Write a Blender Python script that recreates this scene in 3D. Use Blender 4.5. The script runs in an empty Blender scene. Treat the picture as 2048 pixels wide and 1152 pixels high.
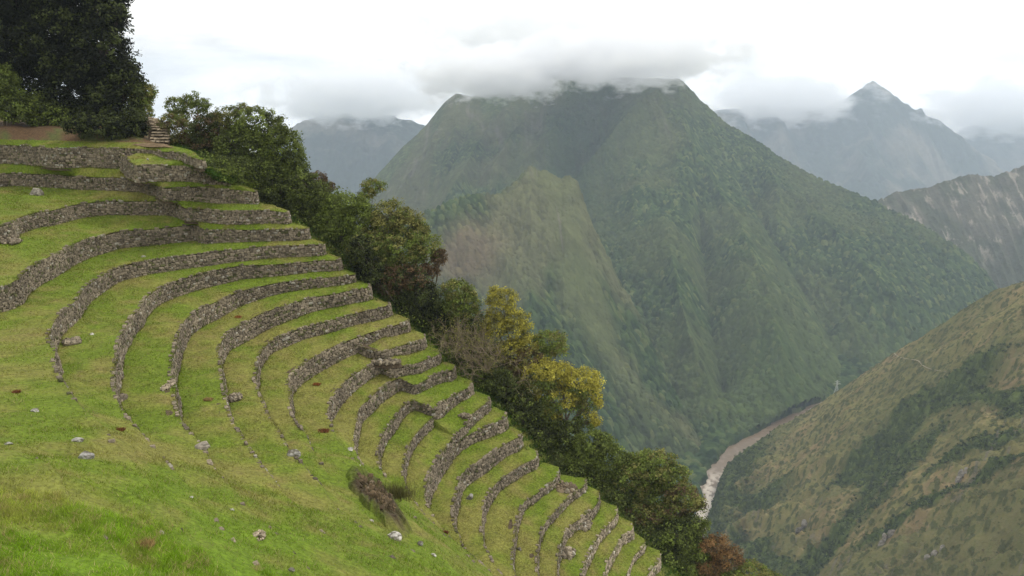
import bpy, math, random
import numpy as np
R = math.radians
random.seed(7)
rng = np.random.default_rng(11)
scene = bpy.context.scene
COL = scene.collection

# ------------------------------------------------------------------ camera
PITCH = R(14.24)
FPX = 1600.0                       # focal length in pixels of the 2048-wide photograph
cam_d = bpy.data.cameras.new("camera")
cam_d.sensor_width = 36.0
cam_d.lens = 36.0 * FPX / 2048.0
cam_d.clip_start = 0.1
cam_d.clip_end = 40000
cam = bpy.data.objects.new("camera", cam_d)
cam.location = (0, 0, 0)
cam.rotation_euler = (R(90) - PITCH, 0, 0)
COL.objects.link(cam)
scene.camera = cam

# ------------------------------------------------------------------ world: overcast sky with cloud layers
SUN_EL, SUN_AZ = R(52), R(62)      # azimuth measured clockwise from +Y
world = bpy.data.worlds.new("World")
scene.world = world
world.use_nodes = True
wn, wl = world.node_tree.nodes, world.node_tree.links
wn.clear()
def N(t, **kw):
    n = wn.new(t)
    for k, v in kw.items():
        setattr(n, k, v)
    return n
out = N("ShaderNodeOutputWorld")
sky = N("ShaderNodeTexSky", sky_type='NISHITA', sun_disc=False, sun_elevation=SUN_EL, sun_rotation=SUN_AZ)
bgs = N("ShaderNodeBackground"); bgs.inputs[1].default_value = 0.10
wl.new(sky.outputs[0], bgs.inputs[0])
bgc = N("ShaderNodeBackground")
tc = N("ShaderNodeTexCoord")
mp = N("ShaderNodeMapping"); mp.inputs['Scale'].default_value = (1.0, 1.0, 2.6); mp.inputs['Location'].default_value = (0.35, 0.1, 0.2)
wl.new(tc.outputs['Generated'], mp.inputs[0])
n1 = N("ShaderNodeTexNoise"); n1.inputs['Scale'].default_value = 3.2; n1.inputs['Detail'].default_value = 7; n1.inputs['Roughness'].default_value = 0.55; n1.inputs['Distortion'].default_value = 0.25
wl.new(mp.outputs[0], n1.inputs['Vector'])
cr = N("ShaderNodeValToRGB")
cr.color_ramp.elements[0].position = 0.37; cr.color_ramp.elements[0].color = (0.77, 0.765, 0.745, 1)
cr.color_ramp.elements[1].position = 0.58; cr.color_ramp.elements[1].color = (1.65, 1.62, 1.54, 1)
wl.new(n1.outputs[0], cr.inputs[0])
wl.new(cr.outputs[0], bgc.inputs[0])
bgc.inputs[1].default_value = 1.0
mixw = N("ShaderNodeMixShader"); mixw.inputs[0].default_value = 0.95
wl.new(bgs.outputs[0], mixw.inputs[1]); wl.new(bgc.outputs[0], mixw.inputs[2])
wl.new(mixw.outputs[0], out.inputs[0])

sun_d = bpy.data.lights.new("sun", 'SUN')
sun_d.energy = 1.5; sun_d.angle = R(12); sun_d.color = (1.0, 0.95, 0.86)
sun = bpy.data.objects.new("sun", sun_d)
sun.rotation_euler = (R(90) - SUN_EL, 0, math.pi - SUN_AZ)
COL.objects.link(sun)
vs = scene.view_settings
scene.display_settings.display_device = 'sRGB'
vs.view_transform = 'Standard'; vs.look = 'None'; vs.gamma = 1; vs.use_curve_mapping = False
vs.exposure = 0.15
scene.cycles.max_bounces = 8
scene.cycles.diffuse_bounces = 3
scene.cycles.transparent_max_bounces = 8
scene.cycles.volume_bounces = 6
scene.cycles.use_denoising = True

# ------------------------------------------------------------------ geometry helpers
SP, CP = math.sin(PITCH), math.cos(PITCH)
def ray(u, v):
    x = (u - 1024) / FPX; y = (576 - v) / FPX
    return np.array([x, CP + y * SP, -SP + y * CP])
def at_z(u, v, z):
    d = ray(u, v); return d * (z / d[2])
def at_y(u, v, y):
    d = ray(u, v); return d * (y / d[1])

def tag(o, label=None, cat=None, group=None, kind=None):
    if label: o["label"] = label
    if cat: o["category"] = cat
    if group: o["group"] = group
    if kind: o["kind"] = kind
    return o

def mesh_obj(name, V, F, mat, parent=None, col=None, smooth=False):
    """V (n,3); F list of (m,3|4) int arrays; col (n,3) vertex colours."""
    V = np.asarray(V, dtype=np.float32)
    if not isinstance(F, list): F = [F]
    F = [np.asarray(f, dtype=np.int32) for f in F if len(f)]
    me = bpy.data.meshes.new(name)
    me.vertices.add(len(V)); me.vertices.foreach_set("co", V.ravel())
    loops = np.concatenate([f.ravel() for f in F])
    tot = np.concatenate([np.full(len(f), f.shape[1], np.int32) for f in F])
    start = np.concatenate([[0], np.cumsum(tot)[:-1]]).astype(np.int32)
    me.loops.add(len(loops)); me.loops.foreach_set("vertex_index", loops)
    me.polygons.add(len(tot)); me.polygons.foreach_set("loop_start", start); me.polygons.foreach_set("loop_total", tot)
    me.update(calc_edges=True)
    if col is not None:
        a = me.color_attributes.new("Col", 'FLOAT_COLOR', 'POINT')
        c = np.ones((len(V), 4), np.float32); c[:, :3] = np.clip(col, 0, 1)
        a.data.foreach_set("color", c.ravel())
    me.polygons.foreach_set("use_smooth", np.full(len(tot), smooth, dtype=bool))
    me.materials.append(mat)
    o = bpy.data.objects.new(name, me)
    COL.objects.link(o)
    if parent is not None: o.parent = parent
    return o

def empty(name, loc=(0, 0, 0)):
    o = bpy.data.objects.new(name, None); o.location = loc; COL.objects.link(o); return o

def child(name, V, F, mat, parent, **kw):
    """part mesh given in world space, stored relative to its parent"""
    V = np.asarray(V, dtype=float) - np.array(parent.location)[None]
    return mesh_obj(name, V, F, mat, parent, **kw)

def grid_faces(nr, nc, off=0):
    i = np.arange(nr - 1)[:, None] * nc + np.arange(nc - 1)[None]
    i = i.ravel() + off
    return np.stack([i, i + 1, i + nc + 1, i + nc], 1)

def hash2(ix, iy, seed=0):
    h = (ix.astype(np.int64) * 374761393 + iy.astype(np.int64) * 668265263 + seed * 974634777) & 0xffffffff
    h = ((h ^ (h >> 13)) * 1274126177) & 0xffffffff
    h = ((h ^ (h >> 16)) * 2246822519) & 0xffffffff
    return ((h ^ (h >> 15)) & 0xffffff) / float(0xffffff)

def vnoise(x, y, seed=0):
    x = np.asarray(x, float); y = np.asarray(y, float)
    ix = np.floor(x); iy = np.floor(y); fx = x - ix; fy = y - iy
    fx = fx * fx * (3 - 2 * fx); fy = fy * fy * (3 - 2 * fy)
    a = hash2(ix, iy, seed); b = hash2(ix + 1, iy, seed); c = hash2(ix, iy + 1, seed); d = hash2(ix + 1, iy + 1, seed)
    return (a * (1 - fx) + b * fx) * (1 - fy) + (c * (1 - fx) + d * fx) * fy
def fbm(x, y, seed=0, oct=4, gain=0.5):
    s = 0; a = 1; t = 0; x = np.asarray(x, float); y = np.asarray(y, float)
    for k in range(oct):
        s = s + a * vnoise(x, y, seed + k * 17); t += a; a *= gain
        x = x * 2.03 + 5.1; y = y * 2.03 + 3.7
    return s / t
def ridged(x, y, seed=0, oct=4, gain=0.5):
    s = 0; a = 1; t = 0; x = np.asarray(x, float); y = np.asarray(y, float)
    for k in range(oct):
        s = s + a * (1 - np.abs(2 * vnoise(x, y, seed + k * 13) - 1)); t += a; a *= gain
        x = x * 2.03 + 9.2; y = y * 2.03 + 1.3
    return s / t
def canopy(x, y, cell, seed=0, dens=1.0):
    """rounded tree crowns packed side by side: height 0..1 and a random tone of the crown that shows"""
    gx = x / cell; gy = y / cell
    ix = np.floor(gx); iy = np.floor(gy)
    best = np.zeros_like(gx); tone = np.full_like(gx, 0.35)
    for dx in (-1, 0, 1):
        for dy in (-1, 0, 1):
            cx = ix + dx; cy = iy + dy
            px = cx + hash2(cx, cy, seed); py = cy + hash2(cx, cy, seed + 1)
            r = 0.45 + 0.5 * hash2(cx, cy, seed + 2)
            h = (0.45 + 0.55 * hash2(cx, cy, seed + 3)) * (hash2(cx, cy, seed + 5) < dens)
            d2 = ((gx - px) ** 2 + (gy - py) ** 2) / (r * r)
            hh = np.sqrt(np.clip(1 - d2, 0, 1)) * h
            m = hh > best
            best = np.where(m, hh, best); tone = np.where(m, hash2(cx, cy, seed + 4), tone)
    return best, tone
def lerp(a, b, t):
    return np.asarray(a) * (1 - t)[..., None] + np.asarray(b) * t[..., None]
def sstep(a, b, x):
    t = np.clip((np.asarray(x, float) - a) / (b - a), 0, 1); return t * t * (3 - 2 * t)

# ------------------------------------------------------------------ materials (colour of each thing comes from its vertex colours, broken up by noise)
def make_mat(name, rough=0.9, nscale=3.0, namt=0.35, bump=0.0, bscale=20.0, spec=0.2, hue=0.0, trans=0.0, fixed=None, bdist=0.05):
    m = bpy.data.materials.new(name); m.use_nodes = True
    nt = m.node_tree; ns, ls = nt.nodes, nt.links
    b = ns["Principled BSDF"]
    b.inputs["Roughness"].default_value = rough
    b.inputs["Specular IOR Level"].default_value = spec
    if fixed is None:
        a = ns.new("ShaderNodeAttribute"); a.attribute_name = "Col"; src = a.outputs["Color"]
    else:
        a = ns.new("ShaderNodeRGB"); a.outputs[0].default_value = (*fixed, 1); src = a.outputs[0]
    tcn = ns.new("ShaderNodeTexCoord")
    nz = ns.new("ShaderNodeTexNoise"); nz.inputs["Scale"].default_value = nscale; nz.inputs["Detail"].default_value = 4
    ls.new(tcn.outputs["Object"], nz.inputs["Vector"])
    mr = ns.new("ShaderNodeMapRange"); mr.inputs["From Min"].default_value = 0.25; mr.inputs["From Max"].default_value = 0.75
    mr.inputs["To Min"].default_value = 1 - namt; mr.inputs["To Max"].default_value = 1 + namt
    ls.new(nz.outputs[0], mr.inputs["Value"])
    mx = ns.new("ShaderNodeMix"); mx.data_type = 'RGBA'; mx.blend_type = 'MULTIPLY'; mx.inputs["Factor"].default_value = 1
    ls.new(src, mx.inputs["A"]); ls.new(mr.outputs[0], mx.inputs["B"])
    ls.new(mx.outputs["Result"], b.inputs["Base Color"])
    if bump > 0:
        nb = ns.new("ShaderNodeTexNoise"); nb.inputs["Scale"].default_value = bscale; nb.inputs["Detail"].default_value = 6
        ls.new(tcn.outputs["Object"], nb.inputs["Vector"])
        bp = ns.new("ShaderNodeBump"); bp.inputs["Strength"].default_value = bump; bp.inputs["Distance"].default_value = bdist
        ls.new(nb.outputs[0], bp.inputs["Height"]); ls.new(bp.outputs[0], b.inputs["Normal"])
    if trans > 0:
        tr = ns.new("ShaderNodeBsdfTranslucent"); ls.new(mx.outputs["Result"], tr.inputs["Color"])
        ms = ns.new("ShaderNodeMixShader"); ms.inputs[0].default_value = trans
        o = ns["Material Output"]
        ls.new(b.outputs[0], ms.inputs[1]); ls.new(tr.outputs[0], ms.inputs[2]); ls.new(ms.outputs[0], o.inputs["Surface"])
    return m
M_GROUND = make_mat("turf", nscale=4.5, namt=0.4, bump=0.8, bscale=6, bdist=0.12)
M_BLADE = make_mat("grass_blades", nscale=1.0, namt=0.15, spec=0.1, trans=0.45)
M_STONE = make_mat("wall_stone", nscale=7, namt=0.4, bump=0.5, bscale=14)
M_SOIL = make_mat("soil", nscale=3, namt=0.45, bump=0.7, bscale=8, fixed=(0.075, 0.055, 0.035))
M_ROCK = make_mat("boulder_rock", nscale=5, namt=0.45, bump=0.8, bscale=10)
M_LEAF = make_mat("foliage", nscale=0.8, namt=0.2, spec=0.15, trans=0.32, rough=0.75)
M_BARK = make_mat("bark", nscale=4, namt=0.35, bump=0.5, bscale=12)
M_MOUNT = make_mat("forested_slope", nscale=0.03, namt=0.25, rough=1.0, spec=0.0, bump=0.9, bscale=0.11, bdist=5.0)
M_NEAR = make_mat("scrub_slope", nscale=0.05, namt=0.25, rough=1.0, spec=0.0, bump=1.0, bscale=0.5, bdist=1.6)

# ------------------------------------------------------------------ terrace contours, traced as the top edge of every wall
tips = [(402,319),(453,343),(508,383),(571.5,424.5),(611.5,458),(642.5,488.5),(678,520),(705,550),(735,575),(775,612.4),
        (811,644),(845,676),(876,708),(903,739),(939,773),(978,802),(1008,834),(1038.5,874),(1069,914.5),(1116,949),
        (1169.6,970.6),(1194.6,995.6),(1228.6,1027.7),(1262.8,1059.8),(1285,1095),(1315.7,1119)]
def dep_tan(v):
    d = ray(1024, v); return -d[2] / d[1]
H = {}
for i, (u, v) in enumerate(tips):
    S_ = 91 - 1.6 * (i - 1) if i <= 5 else 84.6 - 0.73 * (i - 5)
    H[i] = S_ * dep_tan(v)
H[0] = 7.45
P = 'p'
CT = {
 0: dict(z=-7.45, fade=(15, 17), pts=[(402,319),(376,311),(359,305),(308,300,-7.3),(275,298,-7.2),(239,297,-7.2),(205,296),(171,295),(113,296),(51,291),(0,290,-7.2),(P,-85,90),(P,-95,70),(P,-92,50),(P,-75,30),(P,-50,14),(P,-25,6,-7.2)]),
 1: dict(fade=(99, 100), pts=[(453,343,-9.3),(417,339),(376,333,-8.8),(325,329,-8.55),(285,330),(273,331,-8.55),(262,322,-8.2),(246,311,-7.9),(232,303,-7.8)]),
 2: dict(fade=(16, 18), pts=[(509,383,-11.5),(480,380),(445,378,-11.2),(410,375),(376,374,-10.95),(345,375),(328,376,-10.95),(314,371,-10.9),(298,363,-10.7),(282,357,-10.5),(250,356),(222,355),(154,352),(85,348),(34,346),(0,348,-10.5),(P,-70,84),(P,-78,68),(P,-76,50),(P,-62,34),(P,-44,22),(P,-28,14),(P,-16,10,-10.5)]),
 3: dict(fade=(19, 21), pts=[(571.5,424.5,-13.5),(545,422),(513,421.5),(479,420.5,-13.2),(445,420),(400,418),(374,418,-13.2),(362,413,-13.0),(348,406,-12.9),(335,403,-12.8),(310,402),(274,402),(205,403),(160,408),(103,420),(62,427),(27,437),(0,451,-12.8),(P,-54,66),(P,-56,54),(P,-50,42),(P,-38,32),(P,-26,25),(P,-16,19),(P,-9,16,-12.8)]),
 4: dict(fade=(18, 20), pts=[(611.5,458),(580,459.5),(547,459.5),(479,459),(440,459),(408,459.5,-15.25),(400,455,-15.2),(390,451,-15.15),(350,453),(308,458),(239,463),(191,473),(144,489),(103,509),(66,528),(38,548),(0,573.5,-15.15),(P,-43,52),(P,-41,44),(P,-33,37),(60,920),(130,1000),(200,1080),(260,1152),(330,1250,-15.15)]),
 5: dict(fade=(15, 18), pts=[(643,488.5),(600,490),(547,492),(496,496),(445,501),(400,506),(359,511),(291,521,-17.05),(239,533.5,-17.15),(198,553),(164,577),(144,606),(113,633),(104,650),(98,673),(103,705),(112,738),(150,800),(205,860),(270,937),(306,985),(360,1060),(430,1152),(500,1250)]),
 6: dict(fade=(15, 18), pts=[(678,520),(630,522),(581,525.6),(496,530),(427,541),(376,554),(342,565),(308,582),(284,603,-18.75),(267,627),(246,654),(236,681),(229,712),(222,739),(224,770),(232,797),(245,822),(280,868),(335,930),(395,995),(455,1065),(530,1152),(610,1250)]),
 7: dict(fade=(14, 17), pts=[(705,550),(660,554),(615,558.5),(547,566),(496,577),(445,596),(403,616,-20.3),(373,637,-20.4),(357,661),(349,691),(344,719),(342,746),(344,774),(347,801),(356,832),(380,870),(425,930),(485,1000),(560,1085),(620,1152),(700,1250)]),
 8: dict(fade=(13, 17), pts=[(736,574),(700,581),(675,587),(623,595.5),(572,611),(521,628),(487,645,-21.9),(459,663,-22.1),(442,682),(434,700),(437,724),(441,748),(446,780),(452,812),(470,860),(510,920),(560,980),(605,1030),(680,1100),(735,1152),(820,1240)]),
 9: dict(fade=(11, 15), pts=[(775,612.4),(726,623),(692,632),(658,641.5),(606,655),(562,672,-23.6),(535,686,-23.8),(518,703),(511,724),(509,751),(514,778),(528,819),(560,870),(600,930),(640,978),(700,1040),(760,1095),(815,1152),(900,1245)]),
 10: dict(fade=(9, 13), pts=[(811,644),(785,652),(760,659),(709,676),(658,696),(617,720,-25.0),(589,738,-25.1),(577,754),(574,772),(577,804),(593,844),(611,876),(629,912),(652,955),(700,1005),(760,1055),(830,1110),(875,1152),(950,1235)]),
 11: dict(fade=(99, 100), pts=[(845,676),(820,684),(794,691),(774,698),(766,702,-25.8),(752,700,-25.7),(736,696,-25.6),(722,690,-25.5)]),
 12: dict(fade=(12, 15), pts=[(876,708),(855,717),(836,725),(815,731),(800,735,-27.4),(785,736,-27.2),(772,728,-26.95),(760,720,-26.75),(740,729),(719,741),(700,752),(682,768),(662,795),(654,823,-26.9),(656,842),(670,875),(700,915),(745,965),(800,1020),(855,1080),(915,1152),(985,1235,-27.1)]),
 13: dict(fade=(13, 16), pts=[(903,739),(880,745),(863,751),(845,760),(829,768.5,-28.9),(815,763,-28.7),(799,756,-28.45),(785,761),(767,772),(750,784),(736.5,796),(722,812),(713,835),(707,862),(707,894,-28.6),(716,922),(745,962),(790,1005),(845,1055),(895,1100),(940,1152),(1005,1230,-28.8)]),
 14: dict(fade=(13, 16), pts=[(939,773),(922,782),(907,790),(885,802),(866,816,-30.45),(855,812,-30.35),(838,805,-30.2),(825,801,-30.1),(800,815),(779,843),(765,863),(757,882),(754,894),(755,918,-30.2),(760,940),(778,965),(808,998),(860,1045),(905,1090),(958,1152),(1020,1230,-30.3)]),
 15: dict(fade=(6, 9), pts=[(865,832,-31.3),(850,846),(836,861),(824,877),(815,894),(806,920,-31.5),(804,948),(814,985),(845,1030),(890,1072),(935,1112),(975,1152),(1040,1228,-31.8)]),
 16: dict(fade=(13, 15), pts=[(978,802,-31.7),(961,815),(943,829),(934,838,-32.1),(929,851),(908,872,-32.8),(893,893),(872,919),(859,944),(851,970),(848,997),(864,1033),(895,1070),(942,1112),(985,1152),(1050,1226,-33.2)]),
 17: dict(fade=(99, 100), pts=[(1008,834),(979,848),(955,860),(935,871),(915,884,-33.75),(900,899,-33.85),(884,903,-33.85)]),
 18: dict(fade=(8, 11), pts=[(1038.5,874,-35.05),(1008,890),(972,914),(940,933),(922,951),(911,973),(906,1001),(906,1030),(911,1053),(929,1094),(960,1130),(982,1152),(1055,1224,-35.3)]),
 19: dict(fade=(9, 11), pts=[(1069,914.5,-36.9),(1052,922),(1033,933),(1000,955),(979,980),(965,1008),(959,1037),(961,1065),(965,1092),(986,1130),(1003,1152),(1062,1222,-37.1)]),
 20: dict(fade=(9, 11), pts=[(1116,949,-38.5),(1110,955),(1100,965),(1068,990),(1047,1005),(1033,1044),(1026,1080),(1024,1115),(1028,1152),(1072,1220,-38.5)]),
 21: dict(fade=(9, 11), pts=[(1169.6,970.6,-39.6),(1155,981),(1140,990),(1108,1022),(1086,1047),(1074,1077),(1070,1115),(1072,1152),(1088,1220,-39.6)]),
 22: dict(fade=(9, 11), pts=[(1194.6,995.6,-40.6),(1183,1015),(1158,1037),(1136,1055),(1122,1080),(1113,1115),(1112,1152),(1120,1220,-40.6)]),
 23: dict(fade=(9, 11), pts=[(1228.6,1027.7,-41.9),(1206,1054),(1187,1081),(1175,1106),(1166,1136),(1160,1165),(1156,1220,-41.9)]),
 24: dict(fade=(9, 11), pts=[(1262.8,1059.8,-43.2),(1242,1069),(1230,1093),(1215,1124),(1208,1152),(1200,1220,-43.2)]),
 25: dict(fade=(9, 11), pts=[(1285,1095,-44.6),(1267,1112),(1251,1145),(1242,1175),(1236,1225,-44.6)]),
 26: dict(fade=(9, 11), pts=[(1315.7,1119,-45.5),(1300,1136),(1290,1155),(1278,1190),(1270,1230,-45.5)]),
}
# height levels by contour id (15 is the extra left-hand wall, so later ids shift by one)
HZ = {}
for k in CT:
    HZ[k] = CT[k].get('z', -H[k] if k <= 14 else -H[k - 1])

def catmull(Pt, step):
    Pt = np.asarray(Pt, float)
    Q = np.vstack([2 * Pt[0] - Pt[1], Pt, 2 * Pt[-1] - Pt[-2]])
    outp, outk = [], []
    for i in range(1, len(Q) - 2):
        p0, p1, p2, p3 = Q[i - 1], Q[i], Q[i + 1], Q[i + 2]
        n = max(2, int(np.linalg.norm((p2 - p1)[:2]) / (step * 0.4)))
        t = np.linspace(0, 1, n, endpoint=False)[:, None]
        # tension keeps tight corners from overshooting
        m1 = (p2 - p0) * 0.5; m2 = (p3 - p1) * 0.5
        L = np.linalg.norm((p2 - p1)[:2]) + 1e-6
        for m in (m1, m2):
            l = np.linalg.norm(m[:2]) + 1e-6
            if l > L * 1.3: m *= L * 1.3 / l
        h = (2*t**3 - 3*t**2 + 1) * p1 + (t**3 - 2*t**2 + t) * m1 + (-2*t**3 + 3*t**2) * p2 + (t**3 - t**2) * m2
        outp.append(h); outk.append(i - 1 + t[:, 0])
    outp.append(Q[-2][None]); outk.append([len(Pt) - 1.0])
    A = np.vstack(outp); K = np.concatenate(outk)
    s = np.concatenate([[0], np.cumsum(np.linalg.norm(np.diff(A[:, :2], axis=0), axis=1))])
    n = max(3, int(s[-1] / step) + 1)
    q = np.linspace(0, s[-1], n)
    return np.stack([np.interp(q, s, A[:, j]) for j in range(3)], 1), np.interp(q, s, K)

STEP = 0.5
for k, c in CT.items():
    zs = []; idx = []
    for j, p in enumerate(c['pts']):
        q = p[1:] if p[0] == P else p
        if len(q) == 3: zs.append(q[2]); idx.append(j)
    n = len(c['pts'])
    if zs and idx[0] == 0: z = np.interp(range(n), idx, zs)
    elif zs: z = np.interp(range(n), [0] + idx, [HZ[k]] + zs)
    else: z = np.full(n, HZ[k])
    pt = []
    for j, p in enumerate(c['pts']):
        pt.append([p[1], p[2], z[j]] if p[0] == P else list(at_z(p[0], p[1], z[j])))
    c['tip'] = np.array(pt[0])
    if k != 15:      # the wall turns its corner and runs back into the hill
        q_ = np.array(pt[0][:2]); q_ /= np.linalg.norm(q_); pt.insert(0, [pt[0][0] + 1.6 * q_[0] + 0.12, pt[0][1] + 1.6 * q_[1], pt[0][2] - 0.05])
    c['top'], c['k'] = catmull(pt, STEP)
    if k != 15: c['k'] = c['k'] - 1
    f0, f1 = c['fade']
    c['w'] = 1 - (1 - 0.10) * sstep(f0, f1, c['k'])
    # small irregular bulges of old walls
    t = np.gradient(c['top'][:, :2], axis=0); t /= np.linalg.norm(t, axis=1)[:, None] + 1e-9
    ker = np.ones(5) / 5
    nn = np.stack([-t[:, 1], t[:, 0]], 1)
    nn = np.stack([np.convolve(np.pad(nn[:, j], 2, 'edge'), ker, 'valid') for j in (0, 1)], 1)
    nn /= np.linalg.norm(nn, axis=1)[:, None] + 1e-9
    c['n'] = nn
    s = np.arange(len(nn)) * STEP
    wob = (vnoise(s * 0.35, s * 0 + k * 7.3, 3) - 0.5) * 0.35
    c['top'][:, :2] += nn * wob[:, None]
    c['top'][:, 2] += (vnoise(s * 0.5, s * 0 + k * 3.1, 8) - 0.5) * 0.14

# which wall stands next below: (before the column, after it, column)
NEXT = {0: ([1], [2], 254), 10: ([11], [12], 744), 14: ([16], [15], 868), 15: ([16], [16], 0), 16: ([17], [18], 906)}
def col_of(A): return 1024 + FPX * A[:, 0] / (A[:, 1] * CP - A[:, 2] * SP)
def nearest(Pq, Q):
    d = ((Pq[:, None, :2] - Q[None, :, :2]) ** 2).sum(2)
    j = d.argmin(1); return j, np.sqrt(d[np.arange(len(Pq)), j])
for k, c in CT.items():
    b_, a_, u_ = NEXT.get(k, ([k + 1], [k + 1], 0))
    if a_[0] in CT:
        X = col_of(c['top']); cutp = int(np.argmax(X < u_)) if (X < u_).any() else len(X)
        dz = np.zeros(len(X)); d = np.zeros(len(X))
        for sl, nx in ((slice(0, cutp), b_), (slice(cutp, len(X)), a_)):
            if sl.start == sl.stop: continue
            Q = CT[nx[0]]['top']
            j, dd_ = nearest(c['top'][sl], Q)
            dz[sl] = c['top'][sl, 2] - Q[j, 2]; d[sl] = dd_
        sd = np.arange(len(d)) * STEP
        lo_, hi_ = {0: (0.5, 0.68), 1: (0.76, 0.76), 2: (0.78, 0.66), 3: (0.72, 0.66), 4: (0.80, 0.96), 7: (0.65, 1.0)}.get(k, (0.72, 0.93))
        hh = np.maximum(0.35, dz * (lo_ + (hi_ - lo_) * sstep(4, 16, sd)))
    else:
        hh = np.full(len(c['top']), 1.0)
    hh = np.convolve(np.pad(hh, 2, 'edge'), np.ones(5) / 5, 'valid')
    c['h'] = hh * c['w']
    b = c['top'].copy(); b[:, :2] += c['n'] * (0.14 * c['h'])[:, None]; b[:, 2] -= c['h']
    c['base'] = b

def cut(k, which, u0=None, side='after', start=None):
    """part of a contour before/after it passes picture column u0 on its first run from the tree side"""
    A = CT[k][which]; X = 1024 + FPX * A[:, 0] / (A[:, 1] * CP - A[:, 2] * SP)
    if u0 is None: return A
    i = int(np.argmax(X < u0)) if (X < u0).any() else len(A) - 1
    return A[i:] if side == 'after' else A[:i + 1]
BACK = {
 1: [cut(0, 'base', 246, 'before')],
 2: [cut(1, 'base', 246, 'before'), cut(0, 'base', 244)],
 11: [cut(10, 'base', 738, 'before')],
 12: [cut(11, 'base', 740, 'before'), cut(10, 'base', 736)],
 15: [cut(14, 'base', 862)],
 16: [cut(14, 'base', 864, 'before'), cut(15, 'base')],
 17: [cut(16, 'base', 898, 'before')],
 18: [cut(17, 'base', 902, 'before'), cut(16, 'base', 897)],
}
for k in CT:
    if k not in BACK and k > 0: BACK[k] = [CT[k - 1]['base']]
# the grassy field above the topmost wall and the hillside under the camera
fb = [list(at_z(u, v, z)) for u, v, z in [(402,316,-7.3),(380,300,-7.1),(345,292,-6.8),(300,286,-6.6),(200,283,-6.6),(100,281,-6.6),(0,279,-6.6)]]
fb += [[-100, 100, -6.4], [-112, 75, -6], [-108, 50, -5], [-90, 22, -4], [-60, 2, -3], [-25, -8, -2.2], [0, -10, -1.9]]
BACK[0] = [catmull(fb, STEP)[0]]
FIELD_BACK = BACK[0][0]

def pair(A, B):
    """dynamic pairing of two polylines, so that a ruled sheet fills the land between them"""
    D = np.sqrt(((A[:, None, :2] - B[None, :, :2]) ** 2).sum(2))
    n, m = D.shape; C = np.full((n, m), 1e18); C[0, 0] = D[0, 0]
    S = np.zeros((n, m), np.int8)
    Dl = D.tolist(); Cl = [[1e18] * m for _ in range(n)]
    for i in range(n):
        ci = Cl[i]; cp = Cl[i - 1] if i else None; di = Dl[i]
        for j in range(m):
            if i == 0 and j == 0: ci[0] = di[0]; continue
            best = 1e18; st = 0
            if i and cp[j] < best: best = cp[j]; st = 0
            if j and ci[j - 1] < best: best = ci[j - 1]; st = 1
            if i and j and cp[j - 1] <= best: best = cp[j - 1]; st = 2
            ci[j] = best + di[j]; S[i, j] = st
    i, j = n - 1, m - 1; path = [(i, j)]
    while i or j:
        st = S[i, j]
        if st == 0: i -= 1
        elif st == 1: j -= 1
        else: i -= 1; j -= 1
        path.append((i, j))
    return np.array(path[::-1])

def grass_col(x, y, z=0):
    """colour of the turf at a place: lush green near the camera, drier and yellower beyond, worn patches"""
    a = fbm(x * 0.16, y * 0.16, 5, 4); b = fbm(x * 0.7, y * 0.7, 9, 3); c = fbm(x * 2.3, y * 2.3, 21, 2)
    green = np.array([0.104, 0.148, 0.012]); lush = np.array([0.104, 0.178, 0.010])
    dry = np.array([0.185, 0.165, 0.045]); brown = np.array([0.150, 0.110, 0.048])
    t = sstep(0.38, 0.66, a * 0.6 + b * 0.4)
    col = lerp(np.broadcast_to(green, x.shape + (3,)), dry, t * 0.75)
    near = 1 - sstep(22, 48, np.hypot(x, y))
    col = lerp(col, lush, near * (1 - 0.6 * t) * 0.8)
    col = lerp(col, brown, sstep(0.60, 0.78, b * 0.5 + c * 0.5) * 0.5 * (1 - 0.7 * near))
    e_ = fbm(x * 5.5, y * 5.5, 27, 2)
    return col * (0.66 + 0.36 * c + 0.34 * e_)[..., None]

gV, gF, gC, off = [], [], [], 0
strip_samples = []
for k in CT:
    A = CT[k]['top'].copy()
    A[:, :2] += CT[k]['n'] * (0.10 * np.minimum(1, CT[k]['w'] + 0.2))[:, None]
    B = np.vstack(BACK[k])
    pr = pair(A, B)
    a = A[pr[:, 0]]; b = B[pr[:, 1]]
    nr = 9 if k <= 14 else 6
    rows = []
    for r in range(nr):
        t = r / (nr - 1)
        p = b * (1 - t) + a * t
        # turf banks up a little at the foot of the wall above and sags at the lip
        wdt = np.linalg.norm((a - b)[:, :2], axis=1)
        amp = np.clip(wdt / 3, 0, 1) * math.sin(math.pi * t)
        p[:, 2] += amp * ((fbm(p[:, 0] * 0.6, p[:, 1] * 0.6, 31, 3) - 0.5) * 0.5 + (vnoise(p[:, 0] * 2.2, p[:, 1] * 2.2, 37) - 0.5) * 0.10)
        if r == nr - 1: p[:, 2] += 0.02
        rows.append(p)
    V = np.vstack(rows); gV.append(V); gF.append(grid_faces(nr, len(pr), off)); off += len(V)
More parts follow.
